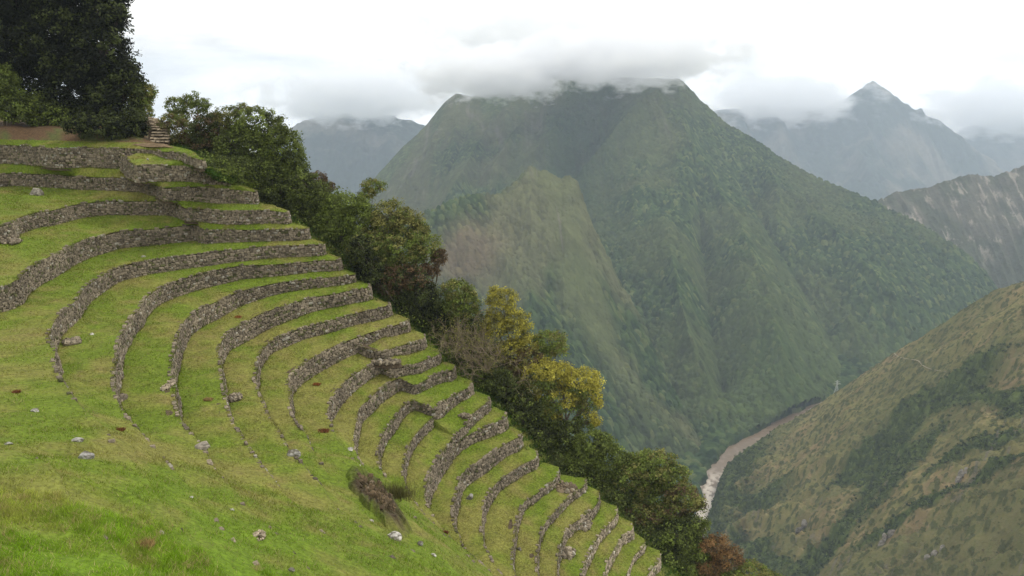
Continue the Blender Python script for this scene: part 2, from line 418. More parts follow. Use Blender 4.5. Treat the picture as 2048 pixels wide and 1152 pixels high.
# where a wall has died out its strip rolls over into the next one
for k in CT:
    c = CT[k]; m = np.where(c['w'] < 0.55)[0]
    if len(m) < 3: continue
    m = np.arange(m[0], len(c['w']))
    A = c['top'][m].copy(); A[:, :2] += c['n'][m] * (0.10 * np.minimum(1, c['w'][m] + 0.2))[:, None]; A[:, 2] += 0.02
    Bm = c['base'][m].copy(); Bm[:, :2] += c['n'][m] * 0.22; Bm[:, 2] -= 0.12
    M_ = (A + Bm) / 2; M_[:, :2] += c['n'][m] * 0.05; M_[:, 2] += 0.04
    gV.append(np.vstack([A, M_, Bm])); gF.append(grid_faces(3, len(m), off)); off += 3 * len(m)
V = np.vstack(gV); F = np.vstack(gF)
C = grass_col(V[:, 0], V[:, 1])
ground = mesh_obj("ground", V, F, M_GROUND, col=C, smooth=True)
tag(ground, "grassy terrace strips and grass slope in the foreground", "grass slope", kind="structure")
GV, GF = V, F

# ------------------------------------------------------------------ dry stone walls: backing of soil plus every face stone
def stone_shape():
    """14-corner rounded block: 8 pulled-in corners and 6 bulging faces"""
    v = [(x, y, z) for x in (-1, 1) for y in (-1, 1) for z in (-1, 1)]
    v = [tuple(0.82 * c for c in p) for p in v]
    v += [(-1, 0, 0), (1, 0, 0), (0, -1, 0), (0, 1, 0), (0, 0, -1), (0, 0, 1)]
    q = [((0, 1, 3, 2), 8), ((4, 6, 7, 5), 9), ((0, 4, 5, 1), 10), ((2, 3, 7, 6), 11), ((0, 2, 6, 4), 12), ((1, 5, 7, 3), 13)]
    f = []
    for (a, b, c, d), m in q: f += [(a, b, m), (b, c, m), (c, d, m), (d, a, m)]
    return np.array(v, float), np.array(f)
SV, SF = stone_shape()
def stones(centers, X, Y, Z, half, tone, rg):
    """many blocks in one mesh; centers (n,3), frames X/Y/Z (n,3), half sizes (n,3), tone (n,3)"""
    n = len(centers)
    loc = SV[None] * (1 + (rg.random((n, 14, 3)) - 0.5) * 0.34)
    loc = loc * half[:, None, :]
    V = centers[:, None, :] + loc[..., 0:1] * X[:, None] + loc[..., 1:2] * Y[:, None] + loc[..., 2:3] * Z[:, None]
    F = SF[None] + (np.arange(n) * 14)[:, None, None]
    C = np.repeat(tone[:, None, :], 14, 1)
    return V.reshape(-1, 3), F.reshape(-1, 3), C.reshape(-1, 3)
def stone_tones(n, rg, moss=0.0):
    g = rg.random(n)
    base = np.array([0.182, 0.152, 0.110])[None] * (0.50 + 0.80 * g)[:, None]
    pale = rg.random(n) < 0.045
    base[pale] = np.array([0.28, 0.26, 0.215]) * (0.8 + 0.3 * rg.random(pale.sum()))[:, None]
    mossy = rg.random(n) < moss
    base[mossy] = np.array([0.10, 0.10, 0.045]) * (0.6 + 0.6 * rg.random(mossy.sum()))[:, None]
    return base

ORD = ["topmost", "second", "third", "fourth", "fifth", "sixth", "seventh", "eighth", "ninth", "tenth"]
LAB = {
 0: "topmost dry stone terrace wall, long and low, just below the stone steps",
 1: "short stone wall whose right end is highest at the trees, under the topmost grass ledge",
 2: "stone terrace wall second below the steps, jogging down where its right half juts forward",
 3: "stone terrace wall third below the steps, with a mossy step near its middle",
 4: "stone terrace wall curving down to the left edge of the picture below the jogged walls",
 5: "long curved stone wall ending at left in loose slabs beside the open grass slope",
 6: "broad sickle-shaped stone wall, its left end crumbling into the grass",
 7: "thin curved stone wall with pale scree at its lower left end",
 8: "curved stone wall leading down to the square dark block of fallen masonry",
 9: "curved stone wall just below the one with the square fallen block",
 10: "tallest curved stone wall, standing above the first small jutting terraces",
 11: "short stone wall of the uppermost jutting grass ledge beside the rubble heap",
 12: "stone wall broken in its middle by the rubble heap",
 13: "stone wall whose right part turns a corner round a jutting grass ledge",
 14: "stone wall with the lower of the two square jutting corners",
 15: "stone wall running down from the foot of the lower jutting corner",
 16: "stone wall with a broken gap and loose stones on its crest near the trees",
 17: "short stone wall right below the broken gap, merging into its neighbour at left",
 18: "curved stone wall just above the lone round boulder",
 19: "curved stone wall with a dark shrub growing from its top near the trees",
 20: "curved stone wall above the dark hollow of a collapsed ledge",
 21: "ragged stone wall under the dark hollow of the collapsed ledge",
 22: "stone wall burst open into a tangle of roots and rubble",
 23: "steep pale stone wall low on the terraces, first right of the burst wall",
 24: "steep pale stone wall low on the terraces, second right of the burst wall",
 25: "short steep stone wall at the lower edge, second from the last",
 26: "last short stone wall at the bottom beside the orange shrub",
}
for k, c in CT.items():
    rg = np.random.default_rng(100 + k)
    top, nn, h = c['top'], c['n'], c['h']
    s = np.arange(len(top)) * STEP; L = s[-1]
    wall = empty("stone_wall", tuple(c['top'][0]))
    tag(wall, LAB[k], "stone wall", "dry stone walls of the terraces")
    # backing: the earth and rubble the stones are bedded in, a little behind their faces
    t2 = top.copy(); t2[:, :2] -= nn * 0.06; t2[:, 2] -= 0.03 + 0.6 * (1 - c['w'])
    b2 = c['base'].copy(); b2[:, :2] -= nn * 0.08; b2[:, 2] -= 0.35
    back = t2.copy(); back[:, :2] -= nn * 0.5
    child("backing", np.vstack([back, t2, b2]), grid_faces(3, len(top)), M_SOIL, wall, smooth=False)
    dist = np.hypot(top[:, 0], top[:, 1])
    cs, cz, hx, hz, ex = [], [], [], [], []
    z = -0.06; row = 0
    hmax = h.max()
    while z < hmax + 0.1:
        rh = 0.15 + 0.13 * rg.random()
        p = rg.random() * 0.4
        while p < L:
            ln = rh * (1.0 + 1.2 * rg.random() ** 1.5)
            hh = np.interp(p, s, h); ww = np.interp(p, s, c['w'])
            zc = z + rh / 2 + (rg.random() - 0.5) * 0.07
            topcut = hh + (0.06 if rg.random() < 0.5 else -0.04) + 0.10 * (vnoise(np.array([p * 0.8]), np.array([k * 5.5]), 4)[0] - 0.5)
            keep = zc < topcut
            # where a wall dies into the slope only some lip stones still show
            if ww < 0.95 and rg.random() > 0.12 + 0.88 * max(0, (ww - 0.1) / 0.9) ** 0.8: keep = False
            if ww < 0.3 and zc < hh - 0.16: keep = False
            if keep: cs.append(p + ln / 2); cz.append(zc); hx.append(ln / 2); hz.append(rh / 2); ex.append(ww)
            p += ln * 0.98
        z += rh * 0.93; row += 1
    cs = np.array(cs); cz = np.array(cz); hx = np.array(hx) * (0.9 + 0.2 * rg.random(len(cs))); hz = np.array(hz) * (0.88 + 0.3 * rg.random(len(cs)))
    P0 = np.stack([np.interp(cs, s, top[:, j]) for j in range(3)], 1)
    Nn = np.stack([np.interp(cs, s, nn[:, j]) for j in range(2)], 1); Nn /= np.linalg.norm(Nn, axis=1)[:, None] + 1e-9
    hh = np.interp(cs, s, h)
    N3 = np.concatenate([Nn, np.zeros((len(cs), 1))], 1)
    T3 = np.stack([Nn[:, 1], -Nn[:, 0], np.zeros(len(cs))], 1)
    Z3 = np.repeat([[0, 0, 1.0]], len(cs), 0)
    cen = P0 + N3 * (0.14 * (hh - cz) + 0.02 + (rg.random(len(cs)) - 0.5) * 0.09)[:, None]
    cen[:, 2] = P0[:, 2] - hh + cz
    tilt = (rg.random(len(cs)) - 0.5) * 0.5
    Xr = T3 * np.cos(tilt)[:, None] + Z3 * np.sin(tilt)[:, None]; Zr = -T3 * np.sin(tilt)[:, None] + Z3 * np.cos(tilt)[:, None]
    half = np.stack([hx, 0.10 + 0.07 * rg.random(len(cs)), hz], 1)
    tn = stone_tones(len(cs), rg, 0.10)
    # slow drift of colour along the wall, as lichen and damp leave it
    tn *= (0.7 + 0.6 * fbm(cen[:, 0] * 0.35 + cen[:, 1] * 0.3, cen[:, 2] * 0.8, 55 + k, 2))[:, None]
    if k in (23, 24, 25, 26): tn *= 1.5
    V, Fm, C = stones(cen, Xr, N3, Zr, half, tn, rg)
    child("stone_face", V, Fm, M_STONE, wall, col=C)
    c['wall'] = wall

# ------------------------------------------------------------------ hillside beyond the wall ends (the trees stand on it)
TP = np.array([CT[k]['tip'] for k in (0,1,2,3,4,5,6,7,8,9,10,11,12,13,14,16,17,18,19,20,21,22,23,24,25,26)])
ext = [TP[-1] + np.array([3.5, -2.0, -4.0]) * q for q in (1, 2, 4, 7, 11)]
first = TP[0] + np.array([-3.0, 3.0, 0.5])
TL = np.vstack([TP[0][None] + [[-14, 22, 2.5]], TP[0][None] + [[-6, 10, 1.2]], first[None], TP, ext])
sk = np.concatenate([[0], np.cumsum(np.linalg.norm(np.diff(TL[:, :2], axis=0), axis=1))])
qs = np.arange(0, sk[-1], 0.7)
TL = np.stack([np.interp(qs, sk, TL[:, j]) for j in range(3)], 1)
tt = np.gradient(TL[:, :2], axis=0)
kk = np.ones(25) / 25
tt = np.stack([np.convolve(np.pad(tt[:, j], 12, 'edge'), kk, 'valid') for j in (0, 1)], 1); tt /= np.linalg.norm(tt, axis=1)[:, None]
TNn = np.stack([-tt[:, 1], tt[:, 0]], 1)        # points away from the camera
TLz = np.convolve(np.pad(TL[:, 2], 2, 'edge'), np.ones(5) / 5, 'valid')
def side_drop(d):
    return 1.25 + 0.22 * d + 0.016 * d * d
DS = np.array([0.0, 0.6, 1.4, 2.5, 4, 6, 8.5, 12, 16, 21, 28, 38, 50])
rows = []
for d in DS:
    p = np.concatenate([TL[:, :2] + TNn * d, (TLz - side_drop(max(d, 0)) )[:, None]], 1)
    p[:, 2] += (fbm(p[:, 0] * 0.4, p[:, 1] * 0.4, 71, 3) - 0.5) * 0.7
    rows.append(p)
HV = np.vstack(rows)
hc = lerp(grass_col(HV[:, 0], HV[:, 1]) * 0.9, np.array([0.05, 0.085, 0.018]), sstep(0.4, 0.6, fbm(HV[:, 0] * .3, HV[:, 1] * .3, 4, 3)) * 0.6)
hill = mesh_obj("hillside", HV, grid_faces(len(DS), len(TL)), M_GROUND, col=hc, smooth=True)
tag(hill, "steep overgrown hillside falling away beyond the wall ends", "hillside", kind="structure")
def side_z(x, y):
    d2 = (TL[:, 0] - x) ** 2 + (TL[:, 1] - y) ** 2; i = int(d2.argmin()); d = math.sqrt(d2[i])
    sgn = np.dot(np.array([x, y]) - TL[i, :2], TNn[i])
    return TLz[i] - side_drop(d if sgn > 0 else 0)

# rising wooded ground behind the top field
fb2 = FIELD_BACK[::2]
NB = len(fb2)
cx_, cy_ = fb2[:, 0], fb2[:, 1]
rows = []
wb = sstep(12, 24, np.arange(NB) * STEP * 2)
for d, up in ((0, 0), (1.0, 0.45), (2.0, 1.25), (3.5, 1.5), (8, 1.6), (15, 1.6), (30, 1.6), (60, 1.6)):
    # everything steps back in one direction, away and to the left, so the sheet cannot fold
    p = np.stack([cx_ - 0.45 * d, cy_ + 0.9 * d, fb2[:, 2] - 0.4 * (1 - wb) * min(d, 1) + up * wb], 1)
    p[:, 2] += (fbm(p[:, 0] * 0.5, p[:, 1] * 0.5, 77, 3) - 0.5) * 0.7 * (d > 0) * wb
    rows.append(p[:90])
BV = np.vstack(rows)
bc = lerp(np.broadcast_to(np.array([0.115, 0.070, 0.038]), (len(BV), 3)), np.array([0.085, 0.10, 0.03]), sstep(0.5, 0.62, fbm(BV[:, 0] * .5, BV[:, 1] * .5, 14, 3)))
bank = mesh_obj("earth_bank", BV, grid_faces(8, len(BV) // 8), M_GROUND, col=bc, smooth=True)
tag(bank, "bare reddish earth bank behind the top grass field", "bank", kind="structure")

# ------------------------------------------------------------------ grass blades and tufts
def blades(px, py, pz, hgt, wid, colr, rg, lean=0.5):
    n = len(px); a = rg.random(n) * 2 * math.pi; b = rg.random(n) * 2 * math.pi
    dx, dy = np.cos(a) * wid / 2, np.sin(a) * wid / 2
    lx, ly = np.cos(b) * hgt * lean * rg.random(n), np.sin(b) * hgt * lean * rg.random(n)
    V = np.zeros((n, 3, 3))
    V[:, 0] = np.stack([px - dx, py - dy, pz - 0.02], 1); V[:, 1] = np.stack([px + dx, py + dy, pz - 0.02], 1)
    V[:, 2] = np.stack([px + lx, py + ly, pz + hgt], 1)
    return V.reshape(-1, 3), np.arange(3 * n).reshape(-1, 3), np.repeat(colr, 3, 0)
tri = np.vstack([GF[:, [0, 1, 2]], GF[:, [0, 2, 3]]])
A_, B_, C_ = GV[tri[:, 0]], GV[tri[:, 1]], GV[tri[:, 2]]
area = np.linalg.norm(np.cross(B_ - A_, C_ - A_), axis=1) / 2
cen = (A_ + B_ + C_) / 3
dist = np.linalg.norm(cen, axis=1)
depth = cen[:, 1] * CP - cen[:, 2] * SP
uu = 1024 + FPX * cen[:, 0] / np.maximum(depth, 0.1); vv = 576 - FPX * (cen[:, 1] * SP + cen[:, 2] * CP) / np.maximum(depth, 0.1)
inview = (depth > 1) & (uu > -60) & (uu < 2100) & (vv > 100) & (vv < 1220)
dens = np.where(dist < 24, 520, np.where(dist < 34, 260, np.where(dist < 48, 110, 45.0))) * inview
cnt = rng.poisson(area * dens)
idx = np.repeat(np.arange(len(tri)), cnt)
r1 = np.sqrt(rng.random(len(idx))); r2 = rng.random(len(idx))
Pb = A_[idx] * (1 - r1)[:, None] + B_[idx] * (r1 * (1 - r2))[:, None] + C_[idx] * (r1 * r2)[:, None]
D = np.linalg.norm(Pb, axis=1)
cl = fbm(Pb[:, 0] * 0.9, Pb[:, 1] * 0.9, 61, 3)
keep = rng.random(len(Pb)) < (0.25 + 1.1 * sstep(0.35, 0.65, cl))
Pb, D, cl = Pb[keep], D[keep], cl[keep]
near = 1 - sstep(18, 45, D)
hg = (0.05 + 0.09 * cl + 0.09 * near * sstep(0.4, 0.7, cl)) * (0.6 + 0.8 * rng.random(len(Pb)))
wd = 0.011 + 0.0007 * D
gc = grass_col(Pb[:, 0], Pb[:, 1]) * (0.95 + 0.95 * rng.random(len(Pb)))[:, None]
straw = rng.random(len(Pb)) < 0.10 + 0.10 * (1 - near)
gc[straw] = np.array([0.34, 0.30, 0.13]) * (0.6 + 0.6 * rng.random(straw.sum()))[:, None]
V, F_, C = blades(Pb[:, 0], Pb[:, 1], Pb[:, 2], hg, wd, gc * (1 + 0.75 * near)[:, None], rng, 1.9)
Vs, Fs, Cs, o_ = [V], [F_], [C], len(V)
# ranker clumps of grass on the near slope
sel = np.where((dist < 36) & inview)[0]
pr_ = area[sel] / area[sel].sum()
ci = rng.choice(sel, 2600, p=pr_)
cp = cen[ci]; keepc = fbm(cp[:, 0] * 0.5, cp[:, 1] * 0.5, 91, 3) > 0.40
cp = cp[keepc]; m_ = 26
q = np.repeat(cp, m_, 0) + rng.normal(size=(len(cp) * m_, 3)) * [0.13, 0.13, 0]
tone_ = np.repeat(0.8 + 0.6 * rng.random(len(cp)), m_)[:, None]
strawc = np.repeat(rng.random(len(cp)) < 0.22, m_)
cc = grass_col(q[:, 0], q[:, 1]) * tone_ * (0.9 + 0.8 * rng.random((len(q), 1)))
cc[strawc] = np.array([0.34, 0.29, 0.12]) * (0.6 + 0.5 * rng.random((strawc.sum(), 1)))
V, F_, C = blades(q[:, 0], q[:, 1], q[:, 2], 0.09 + 0.15 * rng.random(len(q)), np.full(len(q), 0.022), cc * 1.5, rng, 1.6)
Vs.append(V); Fs.append(F_ + o_); Cs.append(C); o_ += len(V)
# fringe of grass along every wall lip and at every wall foot
for k, c in CT.items():
    rg = np.random.default_rng(500 + k)
    n = int(len(c['top']) * STEP * 34)
    s = np.arange(len(c['top'])) * STEP
    for which, extra, hmul in (('top', 0.10, 1.0), ('base', 0.12, 1.25)):
        q = rg.random(n) * s[-1]
        Pq = np.stack([np.interp(q, s, c[which][:, j]) for j in range(3)], 1)
        Nq = np.stack([np.interp(q, s, c['n'][:, j]) for j in range(2)], 1)
        Pq[:, :2] += Nq * (extra + (rg.random(n) - 0.55) * 0.28)[:, None]
        pres = (vnoise(q * 0.7, q * 0 + k, 12) > 0.35) & (np.interp(q, s, c['w']) > 0.4 + 0.5 * rg.random(n))
        Pq = Pq[pres]
        h_ = (0.07 + 0.15 * rg.random(len(Pq)) ** 2) * hmul
        cc = grass_col(Pq[:, 0], Pq[:, 1]) * (0.55 + 0.75 * rg.random(len(Pq)))[:, None]
        st = rg.random(len(Pq)) < 0.2; cc[st] = np.array([0.22, 0.19, 0.09]) * (0.6 + 0.5 * rg.random(st.sum()))[:, None]
        V, F_, C = blades(Pq[:, 0], Pq[:, 1], Pq[:, 2], h_, np.full(len(Pq), 0.05), cc, rg, 1.0)
        Vs.append(V); Fs.append(F_ + o_); Cs.append(C); o_ += len(V)
# rank grass on the hillside strip beyond the wall ends
n = 26000
i = rng.integers(0, len(TL), n); d = 0.35 + rng.random(n) ** 1.3 * 5.5
Pq = np.concatenate([TL[i, :2] + TNn[i] * d[:, None] + tt[i] * ((rng.random((n, 1)) - .5) * 0.9), (TLz[i] - side_drop(d))[:, None]], 1)
Pq[:, 2] += (fbm(Pq[:, 0] * 0.4, Pq[:, 1] * 0.4, 71, 3) - 0.5) * 0.7
cc = np.array([0.062, 0.12, 0.018]) * (0.5 + 0.9 * rng.random(n))[:, None]
V, F_, C = blades(Pq[:, 0], Pq[:, 1], Pq[:, 2], 0.2 + 0.4 * rng.random(n), np.full(n, 0.09), cc, rng, 1.0)
Vs.append(V); Fs.append(F_ + o_); Cs.append(C)
grass = mesh_obj("grass", np.vstack(Vs), np.vstack(Fs), M_BLADE, col=np.vstack(Cs))
tag(grass, "short tufted grass covering the terraces and the foreground slope", "grass", kind="stuff")

# ------------------------------------------------------------------ loose rocks
def ground_at(u, v, eps=0.0):
    """first place where the line of sight through a picture point meets the terraces"""
    d = ray(u, v)
    px = uvG
    dd = (px[:, 0] - u) ** 2 + (px[:, 1] - v) ** 2
    j = np.argsort(dd)[:12]
    j = j[np.argmin(depG[j] + dd[j] * 0.3)]
    return GV[j]
depG = GV[:, 1] * CP - GV[:, 2] * SP
uvG = np.stack([1024 + FPX * GV[:, 0] / np.maximum(depG, .1), 576 - FPX * (GV[:, 1] * SP + GV[:, 2] * CP) / np.maximum(depG, .1)], 1)
uvG[depG < 1] = 1e6
def ico(sub=2):
    t = (1 + 5 ** .5) / 2
    v = [(-1, t, 0), (1, t, 0), (-1, -t, 0), (1, -t, 0), (0, -1, t), (0, 1, t), (0, -1, -t), (0, 1, -t), (t, 0, -1), (t, 0, 1), (-t, 0, -1), (-t, 0, 1)]
    f = [(0,11,5),(0,5,1),(0,1,7),(0,7,10),(0,10,11),(1,5,9),(5,11,4),(11,10,2),(10,7,6),(7,1,8),(3,9,4),(3,4,2),(3,2,6),(3,6,8),(3,8,9),(4,9,5),(2,4,11),(6,2,10),(8,6,7),(9,8,1)]
    v = [np.array(p) / np.linalg.norm(p) for p in v]
    for _ in range(sub):
        c = {}; nf = []
        def mid(a, b):
            k = (min(a, b), max(a, b))
            if k not in c:
                m = v[a] + v[b]; v.append(m / np.linalg.norm(m)); c[k] = len(v) - 1
            return c[k]
        for a, b, d in f:
            x, y, z = mid(a, b), mid(b, d), mid(d, a); nf += [(a, x, z), (b, y, x), (d, z, y), (x, y, z)]
        f = nf
    return np.array(v), np.array(f)
IV, IF = ico(3)
def rock_verts(cx, cy, cz, rx, ry, rz, seed, cuts=9):
    rg = np.random.default_rng(seed)
    V = IV.copy()
    for _ in range(cuts):                                   # flat broken faces
        n = rg.normal(size=3); n /= np.linalg.norm(n); o = 0.55 + 0.3 * rg.random()
        dd = V @ n; m = dd > o; V[m] -= n[None] * (dd[m] - o)[:, None]
    V = V * (1 + 0.10 * (fbm(V[:, 0] * 3 + seed, V[:, 1] * 3 + V[:, 2] * 2, seed, 3) - 0.5))[:, None]
    a = rg.random() * 6.28; c, s = math.cos(a), math.sin(a)
    V = V * [rx, ry, rz]
    return np.stack([V[:, 0] * c - V[:, 1] * s + cx, V[:, 0] * s + V[:, 1] * c + cy, V[:, 2] + cz], 1)
def rock_col(V, seed, base=(0.30, 0.29, 0.26)):
    t = fbm(V[:, 0] * 4 + seed, V[:, 1] * 4 + V[:, 2] * 5, seed, 4)
    return lerp(np.broadcast_to(np.array(base), V.shape), np.array([0.12, 0.11, 0.085]), sstep(0.45, 0.62, t))
def boulder(u, v, wpx, hpx, label, base=(0.30, 0.29, 0.26), seed=0):
    p = ground_at(u, v + hpx * 0.3)
    dpt = p[1] * CP - p[2] * SP
    w = wpx * dpt / FPX / 2; h = hpx * dpt / FPX / 2
    V = rock_verts(0, 0, h * 0.45, w, w * 0.8, h * 1.15, seed + 3)
    o = mesh_obj("boulder", V, IF, M_ROCK, col=rock_col(V + p, seed, base), smooth=False)
    o.location = tuple(p - np.array([0, 0, h * 0.35]))
    tag(o, label, "boulder", "loose boulders on the grass")
    return o
PALE = (0.30, 0.29, 0.26); WHT = (0.40, 0.385, 0.345)
for j, (u, v, w, h, lab, base) in enumerate([
    (174, 906, 34, 24, "two-toned grey boulder with a dark side on the left grass slope", (0.32, 0.31, 0.30)),
    (149, 888, 24, 12, "small pale boulder just behind the two-toned grey one", PALE),
    (588, 902, 27, 20, "pale round boulder on the slope left of the dark earth hollow", PALE),
    (941, 992, 18, 19, "lone grey boulder on a terrace strip below the curved walls", (0.26, 0.25, 0.23)),
    (406, 887, 46, 14, "long flat half-buried rock in the middle of the foreground grass", (0.24, 0.21, 0.17)),
    (548, 963, 18, 13, "small grey rock on the green slope below the pale round boulder", PALE),
    (70, 823, 22, 10, "pale rock half sunk in grass near the left edge", PALE),
    (20, 884, 18, 8, "low rock at the far left edge of the grass slope", PALE),
    (72, 379, 30, 30, "tall weathered rock standing at the end of the left upper wall", (0.25, 0.23, 0.19)),
    (680, 1025, 10, 9, "tiny white stone on bright grass left of the dark hollow", WHT),
    (790, 1068, 40, 16, "white slab at the lower end of the dark earth hollow", (0.42, 0.40, 0.36)),
    (868, 1108, 16, 9, "white stone on the slope below the dark hollow", WHT),
    (843, 1085, 16, 12, "grey stone on the crumbled lip below the dark hollow", PALE),
    (700, 899, 20, 7, "flat pale slab above the dark hollow", PALE),
    (584, 1135, 20, 10, "pale stone at the lower edge of the bright grass", PALE),
    (320, 1071, 16, 8, "small pale stone beside a tuft of dry grass in the lower left", PALE),
    (381, 1000, 10, 5, "tiny white stone in the middle of the lower grass", WHT),
    (465, 1018, 10, 7, "little white stone right of the middle of the lower grass", WHT),
    (188, 671, 12, 5, "white flat stone on the grass strip beside the fallen slabs", WHT),
    (288, 511, 9, 6, "white stone lying on a high terrace strip", WHT),
    (297, 318, 7, 7, "upright pale stone on the topmost jutting ledge", PALE),
    (1042, 1095, 10, 9, "dark stone on the lip of a low terrace", (0.16, 0.14, 0.11)),
    (762, 922, 9, 11, "dark stone standing on a wall end above the hollow", (0.18, 0.16, 0.13)),
    (740, 819, 8, 8, "pale stone leaning on the crest of a curved wall", WHT)]):
    boulder(u, v, w, h, lab, base, seed=20 + j * 7)

def heap(name, label, cat, u, v, wpx, hpx, n, smin, smax, seed, zoff=0.0, group=None, base=None, flat=0.35):
    """a pile of broken stones, one thing"""
    rg = np.random.default_rng(seed)
    p = ground_at(u, v); dpt = p[1] * CP - p[2] * SP
    W, Hh = wpx * dpt / FPX / 2, hpx * dpt / FPX / 2
    a = rg.random(n) * 6.28; r = np.sqrt(rg.random(n))
    cx = np.cos(a) * r * W; cy = np.sin(a) * r * Hh * 1.4
    cz = zoff + (1 - r) * Hh * 0.45 * rg.random(n) + 0.02
    sz = smin + (smax - smin) * rg.random(n) ** 2
    X = rg.normal(size=(n, 3)); X /= np.linalg.norm(X, axis=1)[:, None]
    Y = np.cross(X, rg.normal(size=(n, 3))); Y /= np.linalg.norm(Y, axis=1)[:, None]; Z = np.cross(X, Y)
    tn = stone_tones(n, rg) * 1.15
    if base is not None: tn = tn * np.array(base)
    V, F_, C = stones(np.stack([cx, cy, cz], 1), X, Y, Z, np.stack([sz, sz * .8, sz * .55], 1), tn, rg)
    # the earth mound beneath
    g = 12; th = np.linspace(0, 2 * math.pi, 17)[:-1]
    mv = [(0, 0, zoff + Hh * flat * .5)]
    for q in (0.5, 1.0, 1.3):
        for t in th: mv.append((math.cos(t) * q * W * 0.8, math.sin(t) * q * Hh * 1.1, zoff + (Hh * flat * 0.35 if q == 0.5 else -0.05 if q == 1 else -0.5)))
    mf = [(0, 1 + i, 1 + (i + 1) % 16) for i in range(16)]
    qf = [(1 + a_ * 16 + i, 1 + (a_ + 1) * 16 + i, 1 + (a_ + 1) * 16 + (i + 1) % 16, 1 + a_ * 16 + (i + 1) % 16) for a_ in (0, 1) for i in range(16)]
    e = empty(name, tuple(p)); tag(e, label, cat, group)
    mesh_obj("rubble", V, F_, M_STONE, e, col=C)
    mesh_obj("earth", np.array(mv), [np.array(mf), np.array(qf)], M_SOIL, e)
    return e
RG = "heaps of fallen masonry"
heap("rubble_heap", "square dark block of fallen masonry on a terrace lip", "rubble", 466, 797, 26, 26, 130, 0.08, 0.2, 1, 0.1, RG)
heap("rubble_heap", "loose slabs fallen at the left end of the long curved wall", "rubble", 142, 684, 34, 20, 60, 0.12, 0.32, 2, 0, RG)
heap("rubble_heap", "earthy rubble spilling between the small jutting terraces", "rubble", 776, 722, 60, 18, 150, 0.08, 0.24, 3, 0.1, RG)
heap("rubble_heap", "loose pale stones on the broken wall crest near the trees", "rubble", 930, 836, 22, 12, 70, 0.08, 0.2, 4, 0.1, RG)
heap("rubble_heap", "dark hollow of collapsed ledge with hanging roots and rocks", "rubble", 1128, 972, 46, 24, 150, 0.1, 0.36, 5, 0.0, RG, base=(0.75, 0.7, 0.62))
heap("rubble_heap", "pale rubble of the wall burst open low on the terraces", "rubble", 1163, 1046, 34, 26, 190, 0.09, 0.26, 6, 0.0, RG)
heap("rubble_heap", "jumble of grey boulders on the low terraces beneath the burst wall", "rubble", 1136, 1104, 30, 26, 26, 0.16, 0.5, 7, 0.0, RG, base=(1.2, 1.2, 1.2))
heap("rubble_heap", "scatter of pale stones in the grass at the foot of the foreground slope", "rubble", 515, 1068, 34, 26, 26, 0.05, 0.13, 8, 0.0, RG, base=(1.8, 1.8, 1.8), flat=0.0)
heap("rubble_heap", "pale scree at the lower end of the thin curved wall", "rubble", 343, 772, 18, 40, 70, 0.06, 0.16, 9, 0.0, RG, base=(1.5, 1.5, 1.5), flat=0.05)
heap("rubble_heap", "crumbled end of the sickle-shaped wall in the grass", "rubble", 240, 800, 22, 34, 90, 0.08, 0.2, 10, 0.0, RG, flat=0.15)
heap("rubble_heap", "weedy tumble of stones at the left edge above the long curved wall", "rubble", 14, 478, 56, 26, 110, 0.1, 0.26, 12, 0.0, RG, flat=0.2)

# ------------------------------------------------------------------ the collapsed bank: dark bare earth with rocks and dry weeds
cb = [(690, 952), (702, 934), (726, 936), (756, 962), (782, 992), (802, 1024), (826, 1060), (806, 1070), (782, 1060), (756, 1040), (728, 1006), (704, 976)]
pts = np.array([ground_at(u, v) for u, v in cb]); ctr = pts.mean(0)
e = empty("collapsed_bank", tuple(ctr)); tag(e, "dark hollow of bare earth with dry weeds where the slope has slumped", "slumped earth")
rg = np.random.default_rng(9)
rows = []
for q in (1.06, 0.9, 0.7, 0.45, 0.2, 0.0):
    d = pts - ctr; r = ctr + d * q
    dens_ = np.vstack([r[i] * (1 - t) + r[(i + 1) % 12] * t for i in range(12) for t in (0, .25, .5, .75)])
    up = {1.06: -0.05, 0.9: 0.32, 0.7: 0.55, 0.45: 0.42, 0.2: 0.35, 0.0: 0.3}[q]
    dens_[:, 2] += up + (fbm(dens_[:, 0] * 2, dens_[:, 1] * 2, 5, 3) - .5) * 0.95 * (q < 1)
    rows.append(dens_)
bv = np.vstack(rows); nb = 48
bf = np.array([(a * nb + i, a * nb + (i + 1) % nb, (a + 1) * nb + (i + 1) % nb, (a + 1) * nb + i) for a in range(5) for i in range(nb)])
edge = np.repeat([1.0, 0.62, 0.12, 0, 0, 0], 48)
edge = np.clip(edge + (fbm(bv[:, 0] * 1.6, bv[:, 1] * 1.6, 15, 3) - 0.5) * 1.1 + 0.45 * sstep(0.8, 3.0, bv[:, 1] - ctr[1]), 0, 1)
ecol = lerp(np.broadcast_to(np.array([0.050, 0.036, 0.022]), bv.shape), grass_col(bv[:, 0], bv[:, 1]) * 0.85, edge)
child("bare_earth", bv, bf, M_GROUND, e, col=ecol)
def inpoly(n, f=0.85):
    w = rg.dirichlet(np.ones(12) * 0.35, n); return ctr + (w @ pts - ctr) * f
q = inpoly(140); n = 140
X = rg.normal(size=(n, 3)); X /= np.linalg.norm(X, axis=1)[:, None]; Y = np.cross(X, rg.normal(size=(n, 3))); Y /= np.linalg.norm(Y, axis=1)[:, None]
sz = 0.06 + 0.2 * rg.random(n) ** 2
q[:, 2] += 0.45
V, F_, C = stones(q, X, Y, np.cross(X, Y), np.stack([sz, sz * .8, sz * .6], 1), stone_tones(n, rg) * [0.62, 0.52, 0.42], rg)
child("rubble", V, F_, M_STONE, e, col=C)
q = inpoly(1900, 0.95); q[:, 2] += 0.35
cc = np.array([0.13, 0.105, 0.055]) * (0.4 + 1.4 * rg.random(len(q)))[:, None]
